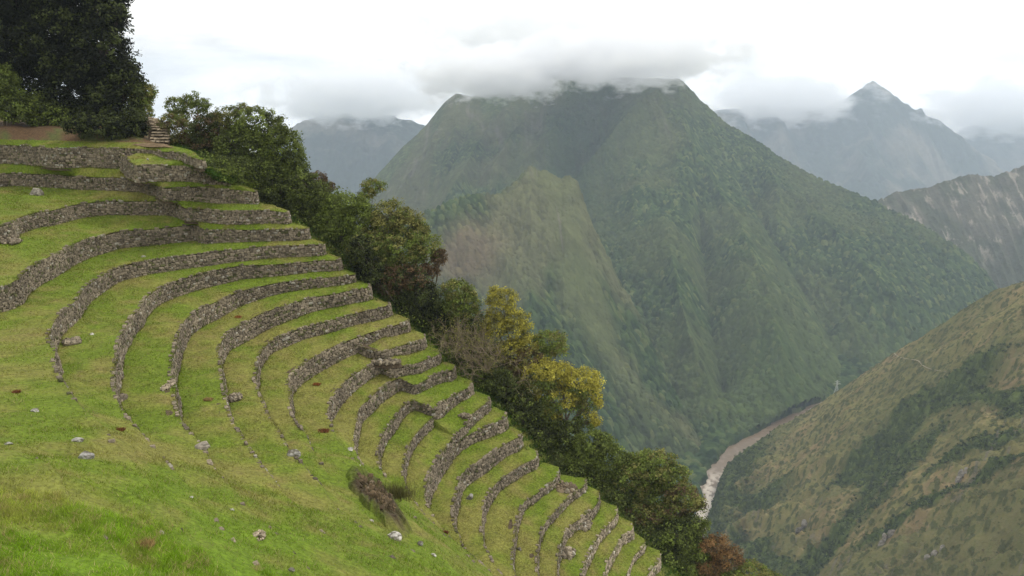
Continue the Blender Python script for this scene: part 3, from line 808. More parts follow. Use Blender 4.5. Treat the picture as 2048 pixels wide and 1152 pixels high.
V, F_, C = blades(q[:, 0], q[:, 1], q[:, 2], 0.10 + 0.45 * rg.random(len(q)) ** 2, np.full(len(q), 0.035), cc, rg, 2.0)
child("dry_weeds", V, F_, M_BLADE, e, col=C)
g_ = ground_at(785, 1003); q = g_ + rg.normal(size=(1500, 3)) * [0.7, 0.35, 0.0]
q[:, 2] = g_[2] + 0.35
cc = np.array([0.11, 0.105, 0.035]) * (0.5 + 1.1 * rg.random(len(q)))[:, None]
V, F_, C = blades(q[:, 0], q[:, 1], q[:, 2], 0.3 + 0.75 * rg.random(len(q)), np.full(len(q), 0.025), cc, rg, 0.8)
child("weed_clump", V, F_, M_BLADE, e, col=C)

# ------------------------------------------------------------------ stone steps climbing out of the top field
def steps():
    rg = np.random.default_rng(77)
    e = empty("stone_steps", tuple(at_y(318, 289, 107)))
    tag(e, "worn flight of stone steps climbing between bushes above the top terrace", "steps")
    lefts = [(296, 289), (299, 281), (300, 275), (301, 269), (301, 263), (301, 257), (301, 252), (299, 247), (297, 243), (295, 239), (294, 235)]
    rights = [(330, 289), (333, 282), (334, 276), (334, 270), (335, 264), (335, 258), (334, 253), (331, 248), (326, 244), (320, 240), (312, 236)]
    for i in range(11):
        y = 96.5 + i * 0.62
        a = at_y(*lefts[i], y); b = at_y(*rights[i], y)
        cs, sx = [], []
        p = 0.0; L = np.linalg.norm(b - a)
        while p < L:
            w = 0.3 + 0.45 * rg.random(); cs.append(a + (b - a) * min(1, (p + w / 2) / L)); sx.append(w / 2); p += w
        cs = np.array(cs); n = len(cs)
        one = np.ones((n, 1))
        cs[:, 2] += (rg.random(n) - .5) * .08 - 0.10; cs[:, 1] += (rg.random(n) - .5) * .12 + 0.3
        tn = np.array([0.38, 0.31, 0.22]) * (0.6 + 0.6 * rg.random(n))[:, None]
        V, F_, C = stones(cs, one * [1, 0, 0], one * [0, 1, 0], one * [0, 0, 1], np.stack([np.array(sx), 0.36 * one[:, 0], 0.105 * one[:, 0]], 1), tn, rg)
        child("step", V, F_, M_STONE, e, col=C)
    # earth ramp the treads lie on
    L_, R_ = [], []
    for i in range(11):
        y = 96.8 + i * 0.62
        L_.append(at_y(lefts[i][0] - 5, lefts[i][1], y) - [0, 0, .3]); R_.append(at_y(rights[i][0] + 6, rights[i][1], y) - [0, 0, .3])
    child("ramp", np.vstack([L_, R_]), grid_faces(2, 11), M_SOIL, e)
steps()
# trodden earth at the foot of the steps
pth = [(262, 291), (290, 286), (330, 287), (348, 296), (330, 297), (290, 294)]
pp = np.array([at_z(u, v, -6.75 + 0.0) for u, v in pth]); 
pp = np.array([ground_at(u, v) for u, v in pth]) + [0, 0, 0.10]
path = mesh_obj("path", np.vstack([pp, pp.mean(0)[None] + [0, 0, .03]]), np.array([(i, (i + 1) % 6, 6) for i in range(6)]), make_mat("trodden_earth", fixed=(0.15, 0.105, 0.06), nscale=2, bump=.4))
tag(path, "trodden patch of bare earth at the foot of the steps", "path", kind="structure")

# low weeds in the grass
def weeds(u, v, wpx, label, colr, seed, hgt=0.12):
    rg = np.random.default_rng(seed); p = ground_at(u, v); w = wpx * (p[1] * CP - p[2] * SP) / FPX / 2; n = 420
    q = np.clip(rg.normal(size=(n, 3)), -1.5, 1.5) * [w * 0.5, w * 0.4, 0]
    q[:, 2] = 0.0
    cc = np.array(colr) * (0.5 + 1.0 * rg.random((n, 1)))
    V, F_, C = blades(q[:, 0], q[:, 1], q[:, 2], hgt * (0.5 + rg.random(n)), np.full(n, 0.045), cc, rg, 1.6)
    o = mesh_obj("weed_patch", V, F_, M_BLADE, col=C); o.location = tuple(p); tag(o, label, "weeds", "low weed patches in the grass")
RED = (0.21, 0.09, 0.04); STR = (0.36, 0.26, 0.11)
weeds(240, 861, 22, "rust red weed patch in the grass above the long flat rock", RED, 1)
weeds(38, 780, 14, "small red weed patch near the left edge of the slope", RED, 2)
weeds(648, 862, 26, "red weed patch at the inner bend of the narrow jutting terraces", RED, 3)
weeds(634, 768, 16, "orange weed patch under the tallest curved wall", (0.3, 0.12, 0.04), 4)
weeds(285, 1103, 46, "dry straw coloured weed patch in the lower left grass", STR, 5, 0.2)
weeds(478, 632, 16, "orange weeds on the strip under the curved walls", (0.3, 0.12, 0.04), 6)
weeds(418, 800, 20, "bright dry grass patch beside the square fallen block", STR, 7)
weeds(890, 1065, 12, "tiny red weed patch low on the slope right of the dark hollow", RED, 8)

# ------------------------------------------------------------------ mountains: each a real slope from valley foot to crest, with its far side
ZR = -520.0                         # river level
def yz(v): return ZR / -dep_tan(v)  # depth at which a picture row meets the river level
def relief(name, cols, u0, u1, du, nt, colour, A=20, Ls=120, can=(8, 6), seed=0, mat=None, label="", stretch=0.3, back=500, envtop=0.15, prof=None, kdens=1.0, crestn=0.0, feats=()):
    """cols: (u, [(v, y), ...]) from foot to crest"""
    us = np.arange(u0, u1, du); nu = len(us)
    cu = np.array([c[0] for c in cols], float)
    nk = len(cols[0][1])
    knots = []
    for j in range(nk):
        v = np.interp(us, cu, [c[1][j][0] for c in cols]); y = np.interp(us, cu, [c[1][j][1] for c in cols])
        if j == nk - 1 and crestn:
            v = v + (fbm(us * 0.05, us * 0, seed + 90, 4) - 0.5) * crestn
        x = (us - 1024) / FPX
        yc = (576 - v) / FPX; den = CP + yc * SP
        knots.append(np.stack([x / den * y, y, (-SP + yc * CP) / den * y], 1))
    T = np.linspace(0, 1, nt)
    if prof: T = T ** prof
    rows, ts = [], []
    for t in T:
        q = t * (nk - 1); j = min(int(q), nk - 2); f = q - j
        rows.append(knots[j] * (1 - f) + knots[j + 1] * f); ts.append(t)
    crest = knots[-1]; rad = crest[:, :2] / np.linalg.norm(crest[:, :2], axis=1)[:, None]
    for q in (0.03, 0.1, 0.25, 0.5, 1.0):
        p = crest.copy(); p[:, :2] += rad * back * q; p[:, 2] -= back * q * 0.7
        rows.append(p); ts.append(1 + q)
    V = np.vstack(rows); tt_ = np.repeat(ts, nu); U = np.tile(us, len(ts))
    run = np.linalg.norm(knots[-1] - knots[0], axis=1).mean()
    a = V[:, 0] / Ls; b = np.minimum(tt_, 1) * run / Ls * stretch
    env = sstep(0, 0.12, tt_) * (envtop + (1 - envtop) * (1 - sstep(0.75, 1.0, tt_)))
    rg_ = ridged(a + 0.35 * fbm(a, b, seed + 5, 2), b, seed, 5, 0.52)
    V[:, 2] += (rg_ - 0.62) * A * 2 * env + (ridged(V[:, 0] / Ls * 5, V[:, 1] / Ls * 5 * stretch, seed + 7, 3) - 0.6) * A * 0.45 * env
    # spurs and gullies that can be made out on the mountain: land raised or cut along their lines
    dp = V[:, 1] * CP - V[:, 2] * SP
    pu, pv = 1024 + FPX * V[:, 0] / dp, 576 - FPX * (V[:, 1] * SP + V[:, 2] * CP) / dp
    for line, w_, amp in feats:
        dm = np.full(len(V), 1e9)
        for (x0, y0), (x1, y1) in zip(line[:-1], line[1:]):
            dx, dy = x1 - x0, y1 - y0; tt0 = np.clip(((pu - x0) * dx + (pv - y0) * dy) / (dx * dx + dy * dy), 0, 1)
            dm = np.minimum(dm, np.hypot(pu - x0 - dx * tt0, pv - y0 - dy * tt0))
        V[:, 2] += amp * np.exp(-np.abs(dm) / w_) * sstep(0.02, 0.35, 1 - np.minimum(tt_, 1)) * (tt_ <= 1)
    if can[0]:
        h, tone = canopy(V[:, 0] + V[:, 2] * 0.3, V[:, 1] + 0.0, can[0], seed + 50, kdens)
        h2, tone2 = canopy(V[:, 0] * 1.0 + 31, V[:, 1], can[0] * 1.5, seed + 60, 0.08)
        h = np.maximum(h, h2 * 1.25); tone = np.where(h2 * 1.25 >= h, tone2, tone)
    else:
        h = np.zeros(len(V)); tone = np.full(len(V), .5)
    C, cm = colour(V, U, tt_, rg_, tone, h)
    V[:, 2] += h * can[1] * cm * np.where(tt_ > 1.05, 0, 1)
    F = grid_faces(len(ts), nu)
    o = mesh_obj(name, V, F, mat or M_MOUNT, col=C, smooth=True)
    tag(o, label, "mountain", kind="structure")
    return o
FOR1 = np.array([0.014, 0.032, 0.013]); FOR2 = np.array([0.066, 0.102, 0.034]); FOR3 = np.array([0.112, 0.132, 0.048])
SCRUB = np.array([0.120, 0.118, 0.062]); BROWN = np.array([0.14, 0.105, 0.065]); ROCK = np.array([0.15, 0.135, 0.115])
def full(c, n): return np.broadcast_to(np.array(c), (n, 3))
def forest(tone, n):
    c = lerp(full(FOR1, n), FOR2, tone)
    return lerp(c, FOR3, sstep(0.8, 1.0, tone) * 0.8)

def col_main(V, U, t, rg_, tone, h):
    n = len(V); c = forest(tone, n)
    big = fbm(V[:, 0] / 160, V[:, 1] / 160, 201, 4)
    c = lerp(c, np.array([0.075, 0.092, 0.036]), sstep(0.45, 0.65, big) * 0.55)
    bowl_shade = np.exp(-((U - 1210 + (1 - t) * 160) / 105.0) ** 2) * sstep(0.25, 0.5, t)
    c = lerp(c, FOR1 * 1.1, bowl_shade * 0.88)  # shade of the mountain's bowl, painted as darker forest colour
    # bare gullied faces high on the left flank, grassy spur tops
    st = ridged(V[:, 0] / 60, t * 3.0, 205, 4)
    scr = sstep(0.45, 0.75, t + (big - .5) * 0.8) * sstep(1420, 1250, U) * (1 - 0.8 * bowl_shade)
    c = lerp(c, SCRUB * 0.75, scr * (0.25 + 0.35 * sstep(0.55, 0.75, st)))
    c = lerp(c, ROCK, scr * sstep(0.82, 0.92, st) * 0.45)
    can_m = 1 - 0.75 * scr
    low = sstep(0.30, 0.05, t) * sstep(1380, 1500, U)
    c = lerp(c, np.array([0.062, 0.095, 0.028]), low * 0.5)
    return c, can_m
main_cols = []
crest = [(500,560,1750),(560,520,1800),(640,460,1900),(700,405,2000),(740,365,2050),(790,310,2120),(850,250,2200),(890,203,2240),(912,186,2260),(940,192,2270),(1000,188,2250),(1050,180,2230),(1080,176,2200),(1089,158,2190),(1110,150,2180),(1200,153,2150),(1300,159,2100),(1358,163,2080),(1374,176,2060),(1400,204,2050),(1440,238,2030),(1500,272,2010),(1560,315,1990),(1620,350,1970),(1680,376,1950),(1740,402,1940),(1800,431,1920),(1860,463,1910),(1920,500,1900),(1970,545,1880),(1995,580,1860),(2040,640,1830),(2100,700,1800)]
crest = [(u, v, 1200 + (y - 1200) * 1.45 if u < 1450 else y + (1200 + (y - 1200) * 1.45 - y) * max(0, (1900 - u) / 450.0)) for u, v, y in crest]
foot = [(500,1250),(900,1250),(1250,1130),(1400,1085),(1450,1100),(1500,1135),(1560,1180),(1620,1240),(1700,1330),(1800,1450),(2000,1650),(2100,1700)]
for u, v, y in crest:
    yf = np.interp(u, [f[0] for f in foot], [f[1] for f in foot])
    zf = ZR - 6.0
    # picture row of the foot at river level
    vf = 576 + FPX * math.tan(math.atan(-zf / yf) - PITCH)
    main_cols.append((u, [(vf, yf), (v, y)]))
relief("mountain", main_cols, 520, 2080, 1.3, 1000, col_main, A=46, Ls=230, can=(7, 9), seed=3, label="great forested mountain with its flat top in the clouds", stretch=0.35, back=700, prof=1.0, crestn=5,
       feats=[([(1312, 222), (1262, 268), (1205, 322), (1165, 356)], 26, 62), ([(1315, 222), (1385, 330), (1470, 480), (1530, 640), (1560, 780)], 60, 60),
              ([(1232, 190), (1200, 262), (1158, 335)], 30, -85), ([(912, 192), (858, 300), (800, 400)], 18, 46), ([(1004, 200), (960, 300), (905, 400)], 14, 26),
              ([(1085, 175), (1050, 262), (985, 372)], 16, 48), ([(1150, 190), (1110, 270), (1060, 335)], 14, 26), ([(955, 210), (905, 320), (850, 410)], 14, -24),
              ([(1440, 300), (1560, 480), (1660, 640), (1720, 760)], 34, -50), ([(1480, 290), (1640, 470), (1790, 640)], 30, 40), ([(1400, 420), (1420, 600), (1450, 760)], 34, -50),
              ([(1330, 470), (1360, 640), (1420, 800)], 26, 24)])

def col_front(V, U, t, rg_, tone, h):
    n = len(V); c = forest(tone, n)
    big = fbm(V[:, 0] / 90, V[:, 1] / 90, 301, 4)
    c = lerp(c, SCRUB * 1.15, sstep(0.38, 0.62, big) * (0.2 + 0.5 * sstep(0.3, 0.75, t)))
    st = ridged(V[:, 0] / 26 + t * 2, t * 2.2, 305, 4)
    # the steep gullied grass face under the sharp crest
    cx = 1105 + (1 - t) * 190
    face = sstep(85, 30, np.abs(U - cx) + (big - .5) * 90) * sstep(0.42, 0.6, t)
    c = lerp(c, np.array([0.100, 0.112, 0.050]), face * 0.75)
    c = lerp(c, ROCK, face * sstep(0.84, 0.93, st) * 0.6)
    br = np.exp(-((U - 930) / 70.0) ** 2 - ((t - 0.80) / 0.10) ** 2)
    c = lerp(c, BROWN, np.clip(br * 1.1, 0, .8))
    return c, 1 - 0.6 * face
front = [(420,620,1250),(500,590,1280),(600,540,1310),(700,492,1330),(780,458,1350),(860,430,1380),(930,393,1420),(955,388,1430),(1000,390,1450),(1030,364,1470),(1052,340,1485),(1062,331,1490),(1075,345,1490),(1088,342,1490),(1108,353,1485),(1140,351,1480),(1155,362,1475),(1175,420,1440),(1200,480,1410),(1240,560,1370),(1290,660,1300),(1340,765,1210),(1380,850,1130),(1402,893,1092)]
fcols = []
for u, v, y in front:
    yf = np.interp(u, [420, 860, 1200, 1340, 1402], [800, 860, 950, 1010, 1060]); zf = ZR - 8
    vf = 576 + FPX * math.tan(math.atan(-zf / yf) - PITCH)
    fcols.append((u, [(vf, yf), (v, yf + (y - yf) * 0.72)]))
relief("front_ridge", fcols, 430, 1402, 1.15, 760, col_front, A=15, Ls=110, can=(6, 7.5), seed=13, label="nearer forested ridge with a sharp grassy crest in front of the great mountain", stretch=0.3, back=300, envtop=0.25, crestn=13,
       feats=[([(1066, 345), (1110, 440), (1190, 560), (1270, 700)], 16, 20), ([(1110, 358), (1150, 450), (1220, 560), (1300, 720)], 12, -14), ([(1150, 358), (1185, 450), (1235, 560)], 12, 12),
              ([(1000, 392), (1050, 500), (1140, 640), (1230, 800)], 26, -16), ([(940, 398), (1000, 520), (1100, 680), (1200, 860)], 34, 20), ([(870, 440), (960, 600), (1060, 760)], 26, -16)])

def col_far(V, U, t, rg_, tone, h):
    n = len(V); b = fbm(V[:, 0] / 400, V[:, 1] / 400 + t * 2, 401, 5)
    return lerp(full([0.04, 0.055, 0.04], n), np.array([0.14, 0.13, 0.10]), sstep(.4, .65, b)), np.ones(n)
relief("far_mountain", [(480,[(520,4200),(330,5200)]),(560,[(520,4200),(278,5200)]),(582,[(520,4200),(262,5200)]),(600,[(520,4200),(249,5200)]),(640,[(520,4200),(236,5200)]),(700,[(520,4200),(228,5200)]),(760,[(520,4200),(230,5200)]),(800,[(520,4200),(243,5200)]),(860,[(520,4200),(256,5200)]),(960,[(520,4200),(320,5200)])],
       480, 960, 2.5, 150, col_far, A=120, Ls=700, can=(34, 14), seed=23, label="far blue mountain between the trees and the great mountain", back=900, envtop=0.1, crestn=10)
relief("far_peak", [(1330,[(470,5200),(235,7000)]),(1450,[(470,5200),(222,7000)]),(1520,[(470,5200),(213,7000)]),(1600,[(470,5200),(216,7000)]),(1660,[(470,5200),(214,7000)]),(1690,[(470,5200),(201,7000)]),(1712,[(470,5200),(184,7000)]),(1732,[(470,5200),(171,7000)]),(1745,[(470,5200),(165,7000)]),(1760,[(470,5200),(174,7000)]),(1790,[(470,5200),(195,7000)]),(1830,[(470,5200),(225,7000)]),(1850,[(470,5200),(229,7000)]),(1880,[(470,5200),(247,7000)]),(1925,[(470,5200),(277,7000)]),(1960,[(470,5200),(312,7000)]),(2010,[(470,5200),(350,7000)]),(2100,[(480,5200),(410,7000)])],
       1330, 2100, 2.0, 260, col_far, A=300, Ls=900, can=(40, 16), seed=33, label="pale pointed peak far up the valley", back=900, envtop=0.06, crestn=4)
relief("distant_mountain", [(1780,[(420,7000),(330,8200)]),(1880,[(420,7000),(285,8200)]),(1940,[(420,7000),(255,8200)]),(2000,[(420,7000),(242,8200)]),(2048,[(420,7000),(228,8200)]),(2200,[(420,7000),(200,8200)])],
       1780, 2200, 2.5, 90, col_far, A=150, Ls=1000, can=(0, 0), seed=43, label="distant blue mountain at the right edge behind the peak", back=900, envtop=0.2, crestn=8)
def col_cliff(V, U, t, rg_, tone, h):
    n = len(V); b = fbm(V[:, 0] / 60, V[:, 2] / 60 , 501, 5); s_ = ridged(V[:, 0] / 38, V[:, 2] / 110, 505, 4)
    c = lerp(full([0.070, 0.078, 0.048], n), np.array([0.105, 0.102, 0.075]), sstep(.4, .6, b))
    pale = sstep(0.70, 0.80, ridged(V[:, 0] / 17, V[:, 2] / 55, 507, 5, .65)) * sstep(0.44, 0.54, fbm(V[:, 0] / 30, V[:, 2] / 40, 509, 5, .65))
    c = lerp(c, np.array([0.29, 0.255, 0.21]), pale * 0.8 * sstep(.25, .5, t))
    return c, np.ones(n) * (1 - 0.8 * sstep(.3, .5, t))
relief("cliff_mountain", [(1690,[(640,1950),(440,2300)]),(1740,[(640,1950),(410,2330)]),(1762,[(640,1950),(399,2330)]),(1800,[(640,1950),(386,2330)]),(1850,[(640,1950),(375,2320)]),(1900,[(640,1950),(365,2300)]),(1950,[(640,1950),(351,2290)]),(1990,[(640,1950),(347,2280)]),(2020,[(640,1950),(334,2270)]),(2048,[(640,1950),(325,2260)]),(2200,[(640,1950),(290,2200)])],
       1690, 2200, 1.6, 320, col_cliff, A=30, Ls=60, can=(9, 6), seed=53, label="rocky mountainside with pale cliffs at the right", stretch=0.12, back=500, envtop=0.5, crestn=9)

# near slope across the valley at right
def gul(V):
    """how deep a place lies in one of the wooded gullies that run down to the left"""
    w = 26 * (fbm(V[:, 0] / 90, V[:, 1] / 90, 601, 3) - 0.5)
    q = V[:, 1] + 0.30 * V[:, 0] + w
    return q
def col_near(V, U, t, rg_, tone, h):
    n = len(V)
    b = fbm(V[:, 0] / 45, V[:, 1] / 45, 603, 4); f = fbm(V[:, 0] / 5, V[:, 1] / 5, 605, 4, .65)
    c = lerp(full([0.190, 0.168, 0.066], n), np.array([0.220, 0.165, 0.082]), sstep(.35, .65, b))
    c = lerp(c, np.array([0.120, 0.130, 0.046]), sstep(.45, .62, f) * 0.65)
    q = gul(V)
    wood = NEARW(V, U, t, b)
    fo = lerp(full([0.030, 0.046, 0.016], n), np.array([0.090, 0.115, 0.034]), tone)
    c = lerp(c, fo, wood)
    # scattered bushes in the grass
    isb = sstep(0.70, 0.74, tone)
    bush = sstep(0.05, 0.2, h) * (1 - wood) * isb
    c = lerp(c, np.array([0.115, 0.118, 0.045]), sstep(0.42, 0.62, fbm(V[:, 0] / 110, V[:, 1] / 110, 611, 3)) * (1 - wood) * 0.75)
    c = lerp(c, np.array([0.070, 0.078, 0.030]) , bush * 0.9)
    s_ = ridged((V[:, 0] - V[:, 1]) / 14, V[:, 2] / 30, 607, 4)
    rk = sstep(0.80, 0.88, s_) * sstep(0.56, 0.66, fbm(V[:, 0] / 30, V[:, 1] / 30, 609, 3)) * (1 - sstep(.45, .7, t))
    c = lerp(c, np.array([0.15, 0.13, 0.105]), rk * 0.6)
    global NEARD
    NEARD = (V, wood, isb * (1 - wood), h, tone)
    m = np.maximum(wood, isb * 0.6) * (1 - rk)
    return c, m
def NEARW(V, U, t, b):
    q = V[:, 1]
    # gully belts given as lines across the slope in the picture's own land: from high right to low left
    def belt(p0, p1, w):
        p0 = np.array(p0); p1 = np.array(p1); d = p1 - p0; L = np.linalg.norm(d); d = d / L
        r = V[:, :2] - p0; s_ = r @ d; o_ = np.abs(r[:, 0] * d[1] - r[:, 1] * d[0]) + (b - .5) * w * 1.6
        return sstep(w, w * 0.5, o_) * sstep(-20, 10, s_) * sstep(L + 25, L, s_)
    w1 = belt(BELT[0][0], BELT[0][1], BELT[0][2])
    for p0, p1, w in BELT[1:]: w1 = np.maximum(w1, belt(p0, p1, w))
    low = sstep(ZR + 62, ZR + 34, V[:, 2])
    return np.clip(np.maximum(w1, low), 0, 1)
def nearpt(u, v):
    """where the near slope's control surface lies under a picture point"""
    cv = [np.interp(u, [c[0] for c in near_cols], [c[1][j][0] for c in near_cols]) for j in range(3)]
    cy = [np.interp(u, [c[0] for c in near_cols], [c[1][j][1] for c in near_cols]) for j in range(3)]
    # linear in space between knots: search
    for j in (0, 1):
        if cv[j + 1] <= v <= cv[j] or (j == 1 and v < cv[2]) or (j == 0 and v > cv[0]):
            P0, P1 = at_y(u, cv[j], cy[j]), at_y(u, cv[j + 1], cy[j + 1])
            lo, hi = 0.0, 1.0
            for _ in range(30):
                m = (lo + hi) / 2; p = P0 + (P1 - P0) * m
                if 576 - FPX * (p[1] * SP + p[2] * CP) / (p[1] * CP - p[2] * SP) > v: lo = m
                else: hi = m
            return P0 + (P1 - P0) * m
    return at_y(u, v, cy[1])
ncr = [(1360,1130,850),(1400,1060,900),(1425,1005,930),(1440,960,965),(1455,930,985),(1490,903,1010),(1520,885,1030),(1550,862,1045),(1580,845,1050),(1620,820,1045),(1660,793,1035),(1700,765,1020),(1750,730,1000),(1800,697,975),(1850,667,950),(1900,635,925),(1950,606,900),(2000,583,875),(2048,563,850),(2150,505,810),(2300,430,760)]
near_cols = []
for u, v, y in ncr:
    yb = np.interp(u, [1360, 1500, 1700, 2048, 2300], [600, 560, 470, 360, 320])
    ym = np.interp(u, [1360, 1500, 1700, 2048, 2300], [720, 800, 690, 560, 500]); vm = v + (1260 - v) * 0.42
    near_cols.append((u, [(1260, yb), (vm, ym), (v, y)]))
BELT = []
for pts_, w in (([(1990, 740), (1880, 795), (1780, 850), (1690, 940)], 22), ([(1780, 850), (1750, 950), (1700, 1030), (1620, 1130)], 30), ([(2048, 930), (1900, 1010), (1740, 1080)], 8), ([(1560, 985), (1500, 1010), (1430, 1030)], 26), ([(1900, 790), (2060, 800)], 16), ([(1870, 850), (1810, 950), (1740, 1020)], 18), ([(1560, 1150), (1470, 1075)], 18), ([(2048, 870), (1960, 900), (1880, 960)], 9), ([(1530, 900), (1460, 960), (1430, 1000)], 14)):
    for a, b in zip(pts_[:-1], pts_[1:]):
        BELT.append((nearpt(*a)[:2], nearpt(*b)[:2], w))
relief("valley_slope", near_cols, 1362, 2290, 1.25, 700, col_near, A=20, Ls=75, can=(3.6, 3.4), seed=63, mat=M_NEAR, label="brown green scrubby slope falling to the river at the right", stretch=1.0, back=260, envtop=0.3, crestn=5,
       feats=[([(1990, 740), (1880, 795), (1780, 850), (1690, 940)], 26, -16), ([(1780, 850), (1750, 950), (1700, 1030), (1620, 1130)], 30, -14), ([(2048, 690), (1900, 745), (1760, 830), (1620, 930), (1500, 1040)], 24, 9),
              ([(1960, 860), (1880, 960), (1800, 1080), (1740, 1160)], 40, 10), ([(1950, 640), (1800, 740), (1660, 850), (1520, 960)], 16, -6), ([(1700, 780), (1600, 860), (1500, 940)], 12, 5)])

def slope_scrub():
    """leafy bushes and tree crowns standing on the near slope"""
    rg = np.random.default_rng(640)
    V, wood, isb, h, tone = NEARD
    dp = V[:, 1] * CP - V[:, 2] * SP
    pu, pv = 1024 + FPX * V[:, 0] / dp, 576 - FPX * (V[:, 1] * SP + V[:, 2] * CP) / dp
    ok = (pu < 2120) & (pv < 1220)
    Vs_, Fs_, Cs_, o = [], [], [], 0
    for wgt, n, r, cols_, nl in ((wood * ok * (h > 0.3), 5200, 1.7, [(0.030, 0.046, 0.016), (0.060, 0.086, 0.026), (0.095, 0.125, 0.036)], 26),
                             ((1 - wood) * ok * (0.25 + isb), 8500, 0.75, [(0.070, 0.078, 0.028), (0.10, 0.105, 0.04), (0.15, 0.145, 0.058), (0.15, 0.12, 0.06)], 14)):
        i = rg.choice(len(V), n, p=wgt / wgt.sum())
        c = V[i] + rg.normal(size=(n, 3)) * [0.8, 0.8, 0.1]; c[:, 2] += r * 0.25
        cc = np.array(cols_)[rg.integers(0, len(cols_), n)] * (0.75 + 0.5 * rg.random((n, 1)))
        v, f, k = leaf_cloud(c, r * (0.7 + 0.7 * rg.random(n)), nl, r * 0.75, cc, 0.3, rg, up=0.7)
        Vs_.append(v); Fs_.append(f + o); Cs_.append(k); o += len(v)
    o_ = mesh_obj("scrub", np.vstack(Vs_), np.vstack(Fs_), M_LEAF, col=np.vstack(Cs_))
    tag(o_, "dark shrubs and bushes covering the gullies of the near slope", "scrub", kind="stuff")

# ------------------------------------------------------------------ valley floor with its riverside wood, and the river
lb = [(1360,1130),(1392,1035),(1410,980),(1424,938),(1450,905),(1490,880),(1530,858),(1560,842),(1590,829),(1650,803),(1760,770)]
rb = [(1400,1130),(1416,1040),(1433,985),(1445,945),(1468,915),(1505,896),(1543,869),(1574,851),(1605,837),(1667,810),(1780,776)]
LBk = np.array([at_z(u, v, ZR) for u, v in lb]); RBk = np.array([at_z(u, v, ZR) for u, v in rb])
LBk, RBk = catmull(LBk, 4)[0], catmull(RBk, 4)[0]
for A_k, sd_ in ((LBk, 5), (RBk, 6)):
    w_k = np.arange(len(A_k)) * 4.0
    A_k[:, 0] += (fbm(w_k / 18, w_k * 0, sd_, 3) - 0.5) * 14; A_k[:, 1] += (fbm(w_k / 15, w_k * 0 + 9, sd_, 3) - 0.5) * 10
q = np.linspace(0, 1, 260)
LB = np.stack([np.interp(q, np.linspace(0, 1, len(LBk)), LBk[:, j]) for j in range(3)], 1)
RB = np.stack([np.interp(q, np.linspace(0, 1, len(RBk)), RBk[:, j]) for j in range(3)], 1)
rows = []
for t in np.linspace(-0.25, 1.25, 26):
    p = LB * (1 - t) + RB * t; p[:, 2] = ZR; rows.append(p)
WV = np.vstack(rows)
tq = np.tile(q, 26)
foam = sstep(0.36, 0.26, tq) * sstep(0.46, 0.62, fbm(WV[:, 0] / 5, WV[:, 1] / 7, 701, 4) + 0.10)
foam = np.maximum(foam, 0.12 * sstep(0.6, 0.75, fbm(WV[:, 0] / 6, WV[:, 1] / 12, 711, 3)))
WV[:, 2] += foam * 0.8 + (fbm(WV[:, 0] / 4, WV[:, 1] / 4, 713, 3) - .5) * 0.6
wc = lerp(full([0.135, 0.092, 0.054], len(WV)), np.array([0.46, 0.40, 0.33]), foam)
M_WATER = make_mat("muddy_water", rough=0.35, spec=0.5, nscale=0.2, namt=0.12, bump=0.3, bscale=0.4, bdist=0.5)
river = mesh_obj("river", WV, grid_faces(26, 260), M_WATER, col=wc, smooth=True)
tag(river, "muddy brown river with white rapids in the valley", "river", kind="structure")
gx, gy = np.meshgrid(np.arange(60, 900, 2.0), np.arange(760, 1560, 2.0))
X_, Y_ = gx.ravel(), gy.ravel()
mid = (LB + RB) / 2; hw = np.linalg.norm((LB - RB)[:, :2], axis=1) / 2
dmin = np.full(len(X_), 1e9)
for i in range(0, 260, 2):
    dmin = np.minimum(dmin, np.hypot(X_ - mid[i, 0], Y_ - mid[i, 1]) - hw[i])
h, tone = canopy(X_, Y_, 10.0, 801); h2, t2_ = canopy(X_, Y_, 19.0, 805, .5)
h = np.maximum(h, h2 * 1.3)
wood = sstep(0.5, 5, dmin)
Z_ = ZR - 3 + 3.4 * sstep(0, 4, dmin) + wood * h * 8.5 + np.clip(dmin, 0, 200) * 0.05
Cc = lerp(forest(tone, len(X_)) * 0.85, np.array([0.16, 0.12, 0.09]), 1 - sstep(0, 2.5, dmin))
vf_ = mesh_obj("valley_floor", np.stack([X_, Y_, Z_], 1), grid_faces(gx.shape[0], gx.shape[1]), M_MOUNT, col=Cc, smooth=True)
tag(vf_, "dark wood along both banks of the river", "valley floor", kind="structure")
# ground below everything, out to the horizon
bp_ = mesh_obj("terrain", np.array([[-9500, 60, -545.], [9500, 60, -545.], [9500, 3000, -545.], [-9500, 3000, -545.], [9500, 9500, -1800.], [-9500, 9500, -1800.]]), np.array([[0, 1, 2, 3], [3, 2, 4, 5]]), M_MOUNT, col=full(FOR2, 6))
tag(bp_, "dark green valley land beneath the mountains", "land", kind="structure")

